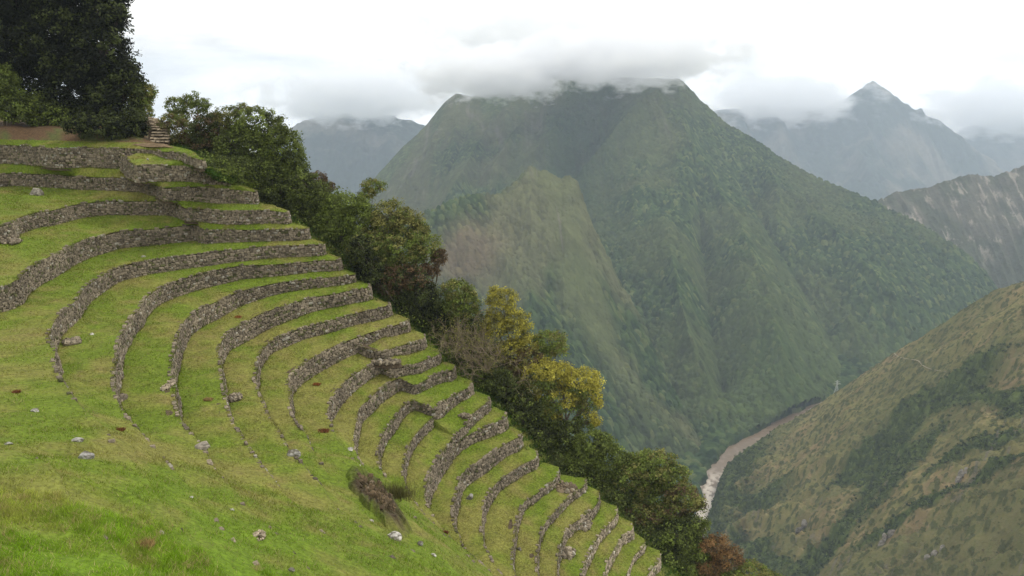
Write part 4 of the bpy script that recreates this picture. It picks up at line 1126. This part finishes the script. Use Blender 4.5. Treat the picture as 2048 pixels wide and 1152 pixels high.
# winding footpath worn across the near slope
tr = [(1788, 708), (1794, 714), (1806, 718), (1822, 721), (1836, 724), (1846, 733), (1858, 739), (1876, 743), (1892, 745)]
def on_slope(u, v):
    V = NEARD[0]; n = 1200000
    dp = V[:, 1] * CP - V[:, 2] * SP
    pu, pv = 1024 + FPX * V[:, 0] / dp, 576 - FPX * (V[:, 1] * SP + V[:, 2] * CP) / dp
    return V[int(np.argmin((pu - u) ** 2 + (pv - v) ** 2))]
tp_ = np.array([on_slope(u, v) for u, v in tr])
tp_ = catmull(tp_, 3)[0]; tp_ += [0, 0, 1.1]
sd_ = np.gradient(tp_[:, :2], axis=0); sd_ /= np.linalg.norm(sd_, axis=1)[:, None] + 1e-9
wv_ = np.concatenate([np.stack([-sd_[:, 1], sd_[:, 0]], 1) * 0.6, np.zeros((len(tp_), 1))], 1)
tr_o = mesh_obj("footpath", np.vstack([tp_ - wv_, tp_ + wv_ + [0, 0, .4], tp_ - wv_ - [0, 0, 2.0]]), np.vstack([grid_faces(2, len(tp_)), grid_faces(2, len(tp_))[:, ::-1] + 0]), M_ROCK, col=full([0.25, 0.215, 0.14], len(tp_) * 3))
tag(tr_o, "pale narrow footpath crossing the slope near its skyline", "path", kind="structure")
for q_, (u, v, w, h, lab) in enumerate([(1610, 1050, 34, 44, "cracked grey rock outcrop in the middle of the near slope"), (1772, 1080, 26, 60, "brownish rock rib low on the near slope"),
                          (1870, 1110, 40, 50, "rock outcrop near the lower right corner"), (1925, 950, 22, 40, "small rock rib among bushes at the right")]):
    p = on_slope(u, v); k = (p[1] * CP - p[2] * SP) / FPX
    rv = np.vstack([rock_verts((i_ - 1) * w * k * 0.35, (i_ % 2) * 2.0 - 1, (i_ - 1) * h * k * 0.22, w * k * 0.30, 3.0, h * k * 0.27, 900 + q_ * 5 + i_, cuts=16) for i_ in range(3)])
    rf = np.vstack([IF + i_ * len(IV) for i_ in range(3)])
    o = mesh_obj("rock_outcrop", rv, rf, M_ROCK, col=rock_col(rv * 0.2, q_, (0.22, 0.195, 0.165))); o.location = tuple(p - np.array([0, 0, 0.5]))
    tag(o, lab, "rock outcrop", "rock outcrops on the near slope")

# ------------------------------------------------------------------ lattice pylons on the far edge of the near slope
M_STEEL = make_mat("galvanised_steel", fixed=(0.42, 0.43, 0.42), namt=0.1, rough=0.5)
def tube(P0, P1, r, seg=4):
    P0, P1 = np.array(P0, float), np.array(P1, float); d = P1 - P0; d /= np.linalg.norm(d) + 1e-9
    a = np.cross(d, [0, 0, 1.0]) if abs(d[2]) < 0.9 else np.cross(d, [1.0, 0, 0]); a /= np.linalg.norm(a); b = np.cross(d, a)
    th = np.arange(seg) * 2 * math.pi / seg
    ring = np.cos(th)[:, None] * a + np.sin(th)[:, None] * b
    V = np.vstack([P0 + ring * r, P1 + ring * r]); i = np.arange(seg)
    return V, np.stack([i, (i + 1) % seg, (i + 1) % seg + seg, i + seg], 1)
def pylon(u, vb, vt, y, label):
    b = at_y(u, vb, y); hgt = (vb - vt) / FPX * y * 1.03
    e = empty("power_pylon", tuple(b)); tag(e, label, "pylon", "power pylons on the slope")
    def join(segs, nm, r):
        Vs, Fs, o = [], [], 0
        for a, c in segs:
            V, F = tube(a, c, r); Vs.append(V); Fs.append(F + o); o += len(V)
        mesh_obj(nm, np.vstack(Vs), np.vstack(Fs), M_STEEL, e)
    w0, w1 = hgt * 0.13, hgt * 0.03
    cr_ = [(sx, sy) for sx, sy in ((-1, -1), (1, -1), (1, 1), (-1, 1))]
    def pt(k, z): w = w0 + (w1 - w0) * min(1, z / 0.7); return (cr_[k][0] * w, cr_[k][1] * w, z * hgt)
    for k in range(4): join([(pt(k, -0.12), pt(k, 0.7)), (pt(k, 0.7), pt(k, 1.0))], "leg", 0.16)
    lv = [0, .18, .34, .48, .6, .7, .8, .9, 1.0]
    br = []
    for a, c in zip(lv[:-1], lv[1:]):
        for k in range(4): br += [(pt(k, a), pt((k + 1) % 4, c)), (pt((k + 1) % 4, a), pt(k, c)), (pt(k, c), pt((k + 1) % 4, c))]
    join(br, "bracing", 0.07)
    for z, w in ((0.76, 0.24), (0.90, 0.19)):
        join([((-w * hgt, 0, z * hgt), (w * hgt, 0, z * hgt)), ((-w * hgt, 0, z * hgt), (0, 0, (z + .07) * hgt)), ((w * hgt, 0, z * hgt), (0, 0, (z + .07) * hgt))], "crossarm", 0.12)
pylon(1672, 790, 758, 1030, "higher of the two lattice pylons on the slope edge")
pylon(1619, 842, 814, 1038, "lower lattice pylon nearer the river on the slope edge")

# ------------------------------------------------------------------ haze
def box(x0, x1, y0, y1, z0, z1):
    V = np.array([(x, y, z) for x in (x0, x1) for y in (y0, y1) for z in (z0, z1)], float)
    return V, np.array([(0, 1, 3, 2), (4, 6, 7, 5), (0, 4, 5, 1), (2, 3, 7, 6), (0, 2, 6, 4), (1, 5, 7, 3)])
hm = bpy.data.materials.new("haze_air"); hm.use_nodes = True
hn = hm.node_tree.nodes; hn.clear()
ho = hn.new("ShaderNodeOutputMaterial"); hv = hn.new("ShaderNodeVolumePrincipled")
hv.inputs["Color"].default_value = (0.70, 0.81, 0.98, 1); hv.inputs["Density"].default_value = 0.98e-4; hv.inputs["Anisotropy"].default_value = 0.1
hm.node_tree.links.new(hv.outputs[0], ho.inputs["Volume"])
V, F = box(-10000, 10000, -150, 9900, -2000, 300)
hz = mesh_obj("haze", V, F, hm)
tag(hz, "thin blue mountain haze", "haze", kind="stuff")

# ------------------------------------------------------------------ banks of cloud caught on the summits, overlapping the haze box
def cloud_bank(name, u, v, y, rxp, rzp, ry, dens, seed, label, nsc=2.6, thr=0.42):
    c = at_y(u, v, y); k = y / FPX
    o = mesh_obj(name, ico(3)[0] * 1.0, ico(3)[1], None or bpy.data.materials.new("cloud_air"))
    m = o.data.materials[0]; m.use_nodes = True
    ns, ls = m.node_tree.nodes, m.node_tree.links; ns.clear()
    oo = ns.new("ShaderNodeOutputMaterial"); pv = ns.new("ShaderNodeVolumePrincipled")
    pv.inputs["Color"].default_value = (0.97, 0.98, 1.0, 1); pv.inputs["Anisotropy"].default_value = 0.0
    tcx = ns.new("ShaderNodeTexCoord")
    mpx = ns.new("ShaderNodeMapping"); mpx.inputs["Scale"].default_value = (rxp / rzp * 0.6, ry / k / rzp * 0.25, 1.0); mpx.inputs["Location"].default_value = (seed * 3.1, seed, seed * 1.7)
    ls.new(tcx.outputs["Object"], mpx.inputs[0])
    nz = ns.new("ShaderNodeTexNoise"); nz.inputs["Scale"].default_value = nsc; nz.inputs["Detail"].default_value = 5; nz.inputs["Roughness"].default_value = 0.62
    ls.new(mpx.outputs[0], nz.inputs["Vector"])
    ln = ns.new("ShaderNodeVectorMath"); ln.operation = 'LENGTH'; ls.new(tcx.outputs["Object"], ln.inputs[0])
    mr = ns.new("ShaderNodeMapRange"); mr.inputs["From Min"].default_value = 0.15; mr.inputs["From Max"].default_value = 0.98; mr.inputs["To Min"].default_value = 0.55; mr.inputs["To Max"].default_value = -0.45
    ls.new(ln.outputs["Value"], mr.inputs["Value"])
    am = ns.new("ShaderNodeMath"); am.operation = 'MULTIPLY_ADD'; am.inputs[1].default_value = 2.0; am.inputs[2].default_value = -0.5; ls.new(nz.outputs[0], am.inputs[0])
    ad = ns.new("ShaderNodeMath"); ad.operation = 'ADD'; ls.new(am.outputs[0], ad.inputs[0]); ls.new(mr.outputs[0], ad.inputs[1])
    m2 = ns.new("ShaderNodeMapRange"); m2.inputs["From Min"].default_value = thr; m2.inputs["From Max"].default_value = thr + 0.35; m2.inputs["To Min"].default_value = 0; m2.inputs["To Max"].default_value = dens
    ls.new(ad.outputs[0], m2.inputs["Value"]); ls.new(m2.outputs[0], pv.inputs["Density"]); ls.new(pv.outputs[0], oo.inputs["Volume"])
    o.location = tuple(c); o.scale = (rxp * k, ry, rzp * k)
    tag(o, label, "cloud_bank", kind="stuff")
def ico_ready(): return True
cloud_bank("cloud_bank", 985, 148, 2300, 210, 70, 300, 0.018, 1, "white cloud bank lying on the left shoulder of the great mountain", thr=0.34)
cloud_bank("cloud_bank", 1245, 112, 2300, 320, 84, 320, 0.014, 2, "grey cloud cap over the flat top of the great mountain", thr=0.34)
cloud_bank("cloud_bank", 1110, 60, 2900, 460, 80, 400, 0.004, 7, "broad grey cloud sheet high above the great mountain", thr=0.36)
cloud_bank("cloud_bank", 715, 190, 4900, 260, 84, 500, 0.008, 3, "cloud covering the crest of the far blue mountain", thr=0.34)
cloud_bank("cloud_bank", 1560, 200, 6700, 220, 66, 800, 0.004, 4, "thin cloud along the ridge left of the pale peak", thr=0.34)
cloud_bank("cloud_bank", 1835, 240, 6700, 80, 34, 300, 0.005, 5, "small wisp of cloud on the right shoulder of the pale peak", thr=0.34)
cloud_bank("cloud_bank", 1990, 218, 7300, 180, 76, 700, 0.005, 6, "white cloud at the right edge beyond the pale peak", thr=0.34)

# ------------------------------------------------------------------ trees and shrubs
def taper(paths, seg=6):
    """tapered limbs; paths: list of (points, radii)"""
    Vs, Fs, o = [], [], 0
    for pts, rad in paths:
        pts = np.asarray(pts, float); n = len(pts)
        d = np.gradient(pts, axis=0); d /= np.linalg.norm(d, axis=1)[:, None] + 1e-9
        ref = np.where(np.abs(d[:, 2:3]) < 0.9, [[0, 0, 1.0]], [[1.0, 0, 0]])
        a = np.cross(d, ref); a /= np.linalg.norm(a, axis=1)[:, None] + 1e-9; b = np.cross(d, a)
        th = np.arange(seg) * 2 * math.pi / seg
        r = np.asarray(rad)[:, None, None]
        V = pts[:, None] + (np.cos(th)[None, :, None] * a[:, None] + np.sin(th)[None, :, None] * b[:, None]) * r
        Vs.append(V.reshape(-1, 3))
        i = np.arange(n - 1)[:, None] * seg + np.arange(seg)[None]; j = np.arange(n - 1)[:, None] * seg + (np.arange(seg)[None] + 1) % seg
        Fs.append(np.stack([i, j, j + seg, i + seg], 2).reshape(-1, 4) + o); o += n * seg
    return np.vstack(Vs), np.vstack(Fs)
def limb(p0, p1, r0, r1, rg, sag=0.12, n=6):
    p0, p1 = np.asarray(p0, float), np.asarray(p1, float); L = np.linalg.norm(p1 - p0)
    t = np.linspace(0, 1, n)[:, None]
    w = np.cumsum(rg.normal(size=(n, 3)), 0); w = (w - w[0]) * (L * sag / n); w -= t * w[-1]
    return p0 + (p1 - p0) * t + w + np.array([0, 0, 1.0]) * (np.sin(t * math.pi) * L * 0.06), r0 + (r1 - r0) * t[:, 0]
def leaf_cloud(centers, spread, n_each, size, col, colvar, rg, up=0.5, outw=None, droop=0.0, aspect=0.6, flat=0.75):
    m = len(centers); n = m * n_each
    c = np.repeat(centers, n_each, 0)
    sp = np.repeat(np.broadcast_to(spread, (m,)), n_each)[:, None]
    off = rg.normal(size=(n, 3)); off /= np.linalg.norm(off, axis=1)[:, None]; off *= rg.random((n, 1)) ** 0.45
    P_ = c + off * sp * [1, 1, flat]
    nrm = rg.normal(size=(n, 3)) * 0.75 + off * 0.6 + [0, 0, up]
    if outw is not None: nrm = nrm + np.repeat(outw, n_each, 0) * 0.7
    nrm /= np.linalg.norm(nrm, axis=1)[:, None]
    a = np.cross(nrm, rg.normal(size=(n, 3))); a /= np.linalg.norm(a, axis=1)[:, None]; b = np.cross(nrm, a)
    s_ = size * (0.6 + 0.8 * rg.random((n, 1)))
    a = a * s_ * 0.5; b = b * s_ * 0.5 * aspect
    # leaves as a lozenge folded a little along the rib
    V = np.stack([P_ - a, P_ + b - nrm * s_ * 0.08, P_ + a - [0, 0, droop] * s_, P_ - b - nrm * s_ * 0.08], 1).reshape(-1, 3)
    F = np.arange(4 * n).reshape(-1, 4)
    cc = np.repeat(col, n_each, 0) if np.ndim(col) == 2 else np.broadcast_to(np.array(col), (n, 3))
    cc = cc * (1 + colvar * (rg.random((n, 1)) - 0.5) * 2)
    return V, F, np.repeat(cc, 4, 0)
def crown_at(u, v, y): return at_y(u, v, y)
G_DK = (0.058, 0.072, 0.022); G_MD = (0.112, 0.140, 0.032); G_BR = (0.150, 0.195, 0.040); G_OL = (0.190, 0.185, 0.056)
G_YE = (0.36, 0.33, 0.055); G_RD = (0.120, 0.078, 0.040); G_BN = (0.125, 0.088, 0.048); G_OR = (0.20, 0.118, 0.048); G_BK = (0.012, 0.015, 0.008)
def tree(name, label, cat, lobes, y, cols, root=None, leaf=0.24, dens=1.0, trunk_r=0.16, seed=1, twigs=0, group=None, gap=0.0, branchy=0.0, clump=0.55, stems=1, bark=(0.12, 0.10, 0.075), topcol=None):
    """lobes: (u, v, rx_px, ry_px[, dy]) in the picture, stood at depth y; cols: weighted leaf colours"""
    rg = np.random.default_rng(seed)
    L = []
    for lb_ in lobes:
        u, v, rx, rz = lb_[:4]; dy = lb_[4] if len(lb_) > 4 else 0
        c = crown_at(u, v, y + dy); k = (y + dy) / FPX * 1.02
        L.append((c, np.array([rx * k * 1.08, 0.9 * (rx + rz) / 2 * k, rz * k * 1.08])))
    ctr = np.mean([l[0] for l in L], 0)
    lowest = min(l[0][2] - l[1][2] for l in L)
    if root is None:
        gz = min(side_z(ctr[0], ctr[1]), lowest + 0.3)
        root = np.array([ctr[0], ctr[1], max(gz, lowest - 6.0)])
    else: root = crown_at(root[0], root[1], y)
    root = np.array(root, float)
    e = empty(name, tuple(root)); tag(e, label, cat, group)
    paths = []
    for s_ in range(stems):
        off = rg.normal(size=3) * [0.5, 0.5, 0] * (stems > 1)
        fork = root + (ctr - root) * (0.45 + 0.15 * rg.random()) + off * 1.5
        paths.append(limb(root + off * 0.3 - [0, 0, 0.6], fork, trunk_r, trunk_r * 0.65, rg))
        for c, r in L:
            q = c - [0, 0, r[2] * 0.25]
            paths.append(limb(fork, q, trunk_r * 0.55, trunk_r * 0.22, rg))
            for _ in range(5 + int(twigs)):
                d = rg.normal(size=3); d[2] = abs(d[2]) * 0.7; d /= np.linalg.norm(d)
                paths.append(limb(fork + (q - fork) * (0.4 + 0.6 * rg.random()), c + d * r * (0.75 + 0.25 * rg.random()), trunk_r * 0.2, 0.015 + 0.02 * rg.random(), rg, 0.25, 5))
    V, F = taper(paths, 5)
    child("trunk", V, F, M_BARK, e, col=np.broadcast_to(np.array(bark), (len(V), 3)))
    # crown: leaf clumps over and inside every lobe, with gaps
    cc, ss, oo, ccol = [], [], [], []
    cols = [np.array(c) for c in cols]
    for c, r in L:
        area = 4 * math.pi * ((r[0] * r[1]) ** 1.6 / 3 + (r[0] * r[2]) ** 1.6 / 3 + (r[1] * r[2]) ** 1.6 / 3) ** (1 / 1.6)
        n = max(16, int(area / (clump * clump * 0.85)))
        d = rg.normal(size=(n, 3)); d /= np.linalg.norm(d, axis=1)[:, None]
        d = d[d[:, 2] > -0.75]
        rad = 0.62 + 0.38 * rg.random((len(d), 1)) ** 0.6
        bump_ = 0.80 + 0.42 * vnoise(d[:, 0] * 2.6 + seed, d[:, 1] * 2.6 + d[:, 2] * 2.1, seed)[:, None]
        q = c + d * r * rad * bump_
        m = vnoise(d[:, 0] * 3.4 + seed * 2, d[:, 2] * 3.4 + d[:, 1] * 1.7, seed + 9) > gap * 0.8
        q, d = q[m], d[m]
        cc.append(q); oo.append(d)
        w = rg.random(len(q))
        k_ = (w * len(cols)).astype(int); base = np.array(cols)[k_]
        if topcol is not None:
            tm = (vnoise(q[:, 0] * 0.5, q[:, 2] * 0.5, seed + 3) + 0.5 * d[:, 2] + 0.25 * d[:, 0] > 0.42)
            base[tm] = np.array(topcol) * (0.8 + 0.4 * rg.random((tm.sum(), 1)))
        ccol.append(base * (0.65 + 0.7 * rg.random((len(q), 1))))
    cc = np.vstack(cc); oo = np.vstack(oo); ccol = np.vstack(ccol)
    ne = max(6, int(26 * dens * (clump / 0.55) ** 2 * (0.24 / leaf) ** 1.6))
    V, F, C = leaf_cloud(cc, clump * (0.7 + 0.5 * rg.random(len(cc))), ne, leaf, ccol, 0.3, rg, outw=oo)
    child("crown", V, F, M_LEAF, e, col=C)
    return e

# giant dark trees at the upper left, behind the top field
def big(label, lobes, y, root, seed, cols=(G_BK, G_DK, G_BK), **kw):
    return tree("large_tree", label, "tree", lobes, y, list(cols), root=root, leaf=0.42, clump=1.1, trunk_r=0.5, seed=seed, group="tall dark trees behind the top field", bark=(0.06, 0.045, 0.035), **kw)
big("tallest dark tree leaving the frame at the upper left corner", [(40, -40, 95, 95), (-30, 60, 90, 90), (60, 90, 80, 80), (20, 180, 70, 50)], 112, (30, 285), 201)
big("dark tree second from the left edge whose crown leaves the top of the frame", [(140, -60, 85, 80), (165, 20, 62, 60), (120, 90, 70, 70), (205, -15, 45, 40)], 110, (130, 285), 202)
big("dark tree with drooping ragged right edge standing nearest the sky", [(205, 40, 38, 40), (190, 110, 62, 60), (215, 165, 55, 50), (160, 180, 60, 60), (238, 25, 16, 14)], 108.5, (200, 283), 203, gap=0.1)
big("dark dense tree low above the earth bank beside the steps", [(235, 215, 45, 50), (190, 235, 48, 34), (258, 160, 22, 34), (250, 255, 36, 18)], 107, (225, 284), 204, cols=(G_BK, G_DK, G_DK))
tree("shrub", "dark green shrub under the tall trees at the left edge", "shrub", [(40, 215, 60, 32), (100, 228, 50, 24), (0, 190, 34, 40), (150, 245, 40, 20)], 106, [G_DK, G_BR, G_MD], root=(60, 262), leaf=0.3, clump=0.7, seed=205)
tree("shrub", "dark low shrub hanging over the earth bank left of the steps", "shrub", [(205, 258, 44, 22), (250, 262, 36, 22), (272, 250, 20, 28), (160, 252, 30, 16)], 98.5, [G_BK, G_DK, G_DK], root=(235, 284), leaf=0.3, clump=0.6, seed=208)
tree("shrub", "brighter green shrub at the very left edge beneath the dark trees", "shrub", [(6, 165, 22, 30), (12, 210, 26, 26)], 105.4, [G_BR, G_MD], root=(10, 262), leaf=0.28, clump=0.6, seed=206)
tree("shrub", "light green bush at the right foot of the dark trees beside the steps", "shrub", [(282, 195, 20, 26), (296, 185, 14, 16), (288, 228, 16, 18)], 108, [G_BR, G_OL], root=(286, 262), leaf=0.24, clump=0.45, seed=207, gap=0.15)
# the row of trees beyond the wall ends, from the steps downhill
T = [
 ("sapling", "thin young tree with upright leafy tips right behind the steps", "tree", [(350, 212, 18, 16), (372, 204, 12, 14), (358, 232, 22, 12)], 104, [G_BR, G_OL, G_MD], dict(gap=0.35, leaf=0.2, clump=0.4, trunk_r=0.07)),
 ("sapling", "pointed young tree second to the right behind the steps", "tree", [(389, 200, 7, 18), (398, 216, 16, 14), (410, 208, 10, 9)], 103, [G_MD, G_BR], dict(gap=0.35, leaf=0.2, clump=0.4, trunk_r=0.07)),
 ("shrub", "low pale green scrub along the right of the steps", "shrub", [(345, 244, 26, 14), (370, 262, 26, 18), (355, 282, 18, 10), (395, 290, 22, 14)], 99, [G_OL, G_BN, G_MD], dict(gap=0.1, leaf=0.2, clump=0.45, trunk_r=0.06)),
 ("bush", "very dark round bush between the scrub and the big rounded tree", "bush", [(420, 255, 34, 30), (448, 280, 34, 30), (405, 285, 26, 24)], 98, [G_DK, G_DK, G_BN], dict(leaf=0.24)),
 ("tree", "sparse tree with twisted bare twigs above the dark bush", "tree", [(455, 226, 22, 12), (480, 218, 18, 10), (440, 246, 22, 14)], 98, [G_OL, G_MD], dict(gap=0.42, leaf=0.2, clump=0.4, twigs=6)),
 ("tree", "big rounded green tree at the upper end of the tree row", "tree", [(520, 262, 50, 40), (490, 300, 55, 45), (560, 300, 44, 42), (585, 340, 28, 30), (530, 350, 60, 45)], 96, [G_MD, G_MD, G_BR, G_DK], dict(leaf=0.26, trunk_r=0.3)),
 ("tree", "shadowy tree with several thin trunks right of the upper walls", "tree", [(480, 350, 40, 36), (520, 400, 40, 36), (560, 400, 40, 40), (540, 440, 30, 20)], 93.5, [G_DK, G_DK, G_MD], dict(stems=3)),
 ("tree", "small tree with rust red foliage showing behind the green ones", "tree", [(630, 358, 24, 12), (650, 372, 20, 10)], 97, [G_RD, G_RD, G_BN], dict(gap=0.15, leaf=0.2, clump=0.4)),
 ("tree", "dark green tree in front of the rust red one", "tree", [(610, 385, 34, 36), (640, 400, 34, 30), (600, 430, 34, 34), (640, 440, 34, 30)], 93, [G_DK, G_MD, G_MD], dict(stems=2)),
 ("tree", "bright green spreading tree in the upper middle of the row", "tree", [(690, 410, 42, 26), (670, 450, 40, 34), (720, 440, 40, 34), (650, 490, 26, 26)], 91, [G_BR, G_BR, G_MD], dict(gap=0.05)),
 ("sapling", "slender airy sapling standing out against the blue mountain", "tree", [(747, 372, 22, 14), (735, 388, 16, 12)], 93, [G_OL, G_BR], dict(gap=0.4, leaf=0.2, clump=0.35, trunk_r=0.07)),
 ("tree", "olive tree with many bare upright branches beside the pale valley side", "tree", [(780, 430, 36, 26), (815, 450, 34, 26), (760, 460, 40, 30), (835, 470, 20, 20)], 90, [G_OL, G_OL, G_MD], dict(gap=0.33, twigs=16, bark=(0.17, 0.145, 0.11))),
 ("tree", "broad mid green tree at the widest bulge of the row", "tree", [(740, 500, 46, 34), (800, 500, 44, 34), (850, 500, 30, 30), (780, 540, 50, 30)], 88.5, [G_MD, G_BR, G_OL], dict(gap=0.08)),
 ("shrub", "reddish brown shrub at the right edge of the bulge", "shrub", [(878, 515, 14, 16), (860, 540, 20, 14)], 88, [G_RD, G_BN], dict(gap=0.1, leaf=0.2, clump=0.4)),
 ("tree", "dim reddish brown tree beneath the broad green one", "tree", [(790, 560, 44, 26), (830, 560, 36, 28), (770, 590, 30, 24)], 86.5, [G_BN, G_DK, G_RD], dict(gap=0.05)),
 ("tree", "nearly black dense tree close to the wall ends at mid height", "tree", [(845, 600, 36, 34), (810, 620, 30, 28), (870, 640, 26, 30), (740, 545, 26, 30), (720, 500, 20, 30)], 85.5, [G_DK, G_BK, G_DK], dict()),
 ("tree", "light green feathery tree left of the bare grey one", "tree", [(915, 585, 32, 24), (935, 610, 22, 22), (900, 620, 26, 24)], 86, [G_BR, G_OL, G_MD], dict(gap=0.1)),
 ("tree", "upper yellow flowering tree shining beside the bare one", "tree", [(1003, 600, 30, 26), (1030, 645, 28, 28), (1052, 690, 24, 26), (990, 650, 24, 30), (1020, 700, 28, 28)], 86, [G_YE, G_YE, G_OL], dict(leaf=0.22, clump=0.45)),
 ("tree", "small fresh green tree leaning out right of the yellow one", "tree", [(1100, 680, 30, 20), (1115, 700, 22, 14), (1088, 708, 20, 12)], 86, [G_BR, G_OL], dict(gap=0.25, leaf=0.2, clump=0.4, trunk_r=0.1)),
 ("shrub", "brown withered shrub between the two yellow trees", "shrub", [(1060, 712, 24, 18), (1035, 735, 24, 20)], 85, [G_BN, G_RD, G_OL], dict(gap=0.15, leaf=0.2, clump=0.4)),
 ("tree", "large lower yellow and green tree, the brightest of the row", "tree", [(1080, 755, 44, 36), (1120, 745, 30, 20), (1165, 765, 38, 28), (1180, 800, 24, 24), (1110, 800, 50, 30), (1175, 842, 24, 20), (1100, 838, 30, 16)], 84, [G_BR, G_OL, G_MD], dict(leaf=0.23, clump=0.5, topcol=G_YE, trunk_r=0.25)),
 ("tree", "dark shaded tree under the lower yellow crown", "tree", [(1040, 820, 40, 40), (1080, 870, 44, 36), (1130, 870, 40, 30), (1000, 770, 30, 36)], 82, [G_DK, G_DK, G_MD], dict(stems=2)),
 ("tree", "fresh green tree by the lower walls, left of the big olive tree", "tree", [(1190, 890, 40, 26), (1165, 920, 40, 26), (1215, 920, 40, 34), (1190, 960, 40, 26)], 80, [G_BR, G_MD, G_MD], dict()),
 ("tree", "big olive green domed tree before the river bend", "tree", [(1300, 930, 50, 32), (1340, 960, 40, 34), (1265, 950, 40, 36), (1310, 990, 50, 34)], 79.5, [G_OL, G_BR, G_MD], dict(trunk_r=0.28)),
 ("tree", "brown tinged tree touching the river in the picture", "tree", [(1370, 1000, 36, 28), (1340, 1030, 40, 26), (1395, 1010, 16, 18), (1290, 1040, 40, 30)], 77, [G_OL, G_BN, G_MD], dict(gap=0.05)),
 ("tree", "dark green tree at the lower end of the row", "tree", [(1360, 1070, 44, 30), (1390, 1050, 30, 22), (1350, 1110, 40, 30), (1400, 1100, 36, 30)], 75, [G_MD, G_DK, G_BR], dict()),
 ("shrub", "orange brown shrub at the bottom end of the tree row", "shrub", [(1430, 1090, 30, 20), (1455, 1115, 34, 24), (1420, 1135, 30, 22)], 74, [G_OR, G_BN, G_OR], dict(gap=0.1, leaf=0.2, clump=0.42)),
 ("shrub", "pale green scrub in the bottom right of the tree row", "shrub", [(1500, 1140, 34, 16), (1470, 1160, 36, 18), (1540, 1160, 30, 16)], 73, [G_OL, G_BR], dict(gap=0.1, leaf=0.2, clump=0.45)),
]
for j, (nm, lab, cat, lobes, y, cols, kw) in enumerate(T):
    tree(nm, lab, cat, lobes, y, cols, seed=300 + j, group="trees and shrubs along the wall ends", **kw)

tree("tree", "shaded tree filling the space behind the leafless one", "tree", [(950, 700, 50, 44), (985, 745, 46, 40), (930, 650, 36, 36), (1030, 760, 40, 36)], 89, [G_DK, G_MD, G_DK, G_OL], seed=390, group="trees and shrubs along the wall ends", gap=0.05)
# the bare twiggy tree
def bare_tree():
    rg = np.random.default_rng(88)
    y = 84.5
    root = at_y(945, 800, y); e = empty("bare_tree", tuple(root))
    tag(e, "leafless tree with a tangle of pale arching twigs", "tree")
    paths = []
    def grow(p, d, L, r, lev):
        n = 6; pts = [p]; q = p.copy(); dd = d.copy()
        for _ in range(n - 1):
            dd = dd + rg.normal(size=3) * 0.16 + np.array([0.02, 0, 0.03]) ; dd /= np.linalg.norm(dd); q = q + dd * L / (n - 1); pts.append(q.copy())
        paths.append((np.array(pts), np.linspace(r, r * 0.55, n)))
        if lev < 4:
            for _ in range(4 if lev < 2 else 3):
                k = rg.integers(2, n); a = dd + rg.normal(size=3) * 0.55; a /= np.linalg.norm(a)
                grow(pts[k], a, L * 0.72, max(0.02, r * 0.55), lev + 1)
    for tx, ty in ((-0.5, 0), (0.1, .2), (0.5, -.1), (-.1, -.3), (0.25, .2)):
        d = np.array([tx, ty, 1.0]); grow(root + rg.normal(size=3) * [.5, .5, 0], d / np.linalg.norm(d), 4.6, 0.11, 0)
    V, F = taper(paths, 4)
    child("trunk", V, F, M_BARK, e, col=np.broadcast_to(np.array((0.20, 0.16, 0.11)), (len(V), 3)))
    c = np.array([p[0][-1] for p in paths if p[1][0] < 0.05]); c = c[rg.random(len(c)) < 0.6]
    V, F, C = leaf_cloud(c, 0.35, 9, 0.14, G_OL, 0.4, rg); child("crown", V, F, M_LEAF, e, col=C)
bare_tree()
# dark undergrowth filling the foot of the row
def undergrowth():
    rg = np.random.default_rng(5); n = 5200
    i = rg.integers(0, len(TL), n); d = 2.0 + rg.random(n) ** 0.9 * 16
    P_ = np.concatenate([TL[i, :2] + TNn[i] * d[:, None] + rg.normal(size=(n, 2)) * .7, (TLz[i] - side_drop(d) + 0.2 + rg.random(n) * np.clip((d - 1.5) * 0.4, 0.1, 2.2))[:, None]], 1)
    col = np.array([G_DK, G_MD, G_BR, G_DK])[rg.integers(0, 4, n)]
    V, F, C = leaf_cloud(P_, 0.75, 26, 0.26, col, 0.35, rg)
    o = mesh_obj("undergrowth", V, F, M_LEAF, col=C); tag(o, "dark leafy undergrowth between the trees and the wall ends", "undergrowth", kind="stuff")
undergrowth()
# shrubs on the valley slope: clumps of leaves as one mass, too many to count

slope_scrub()
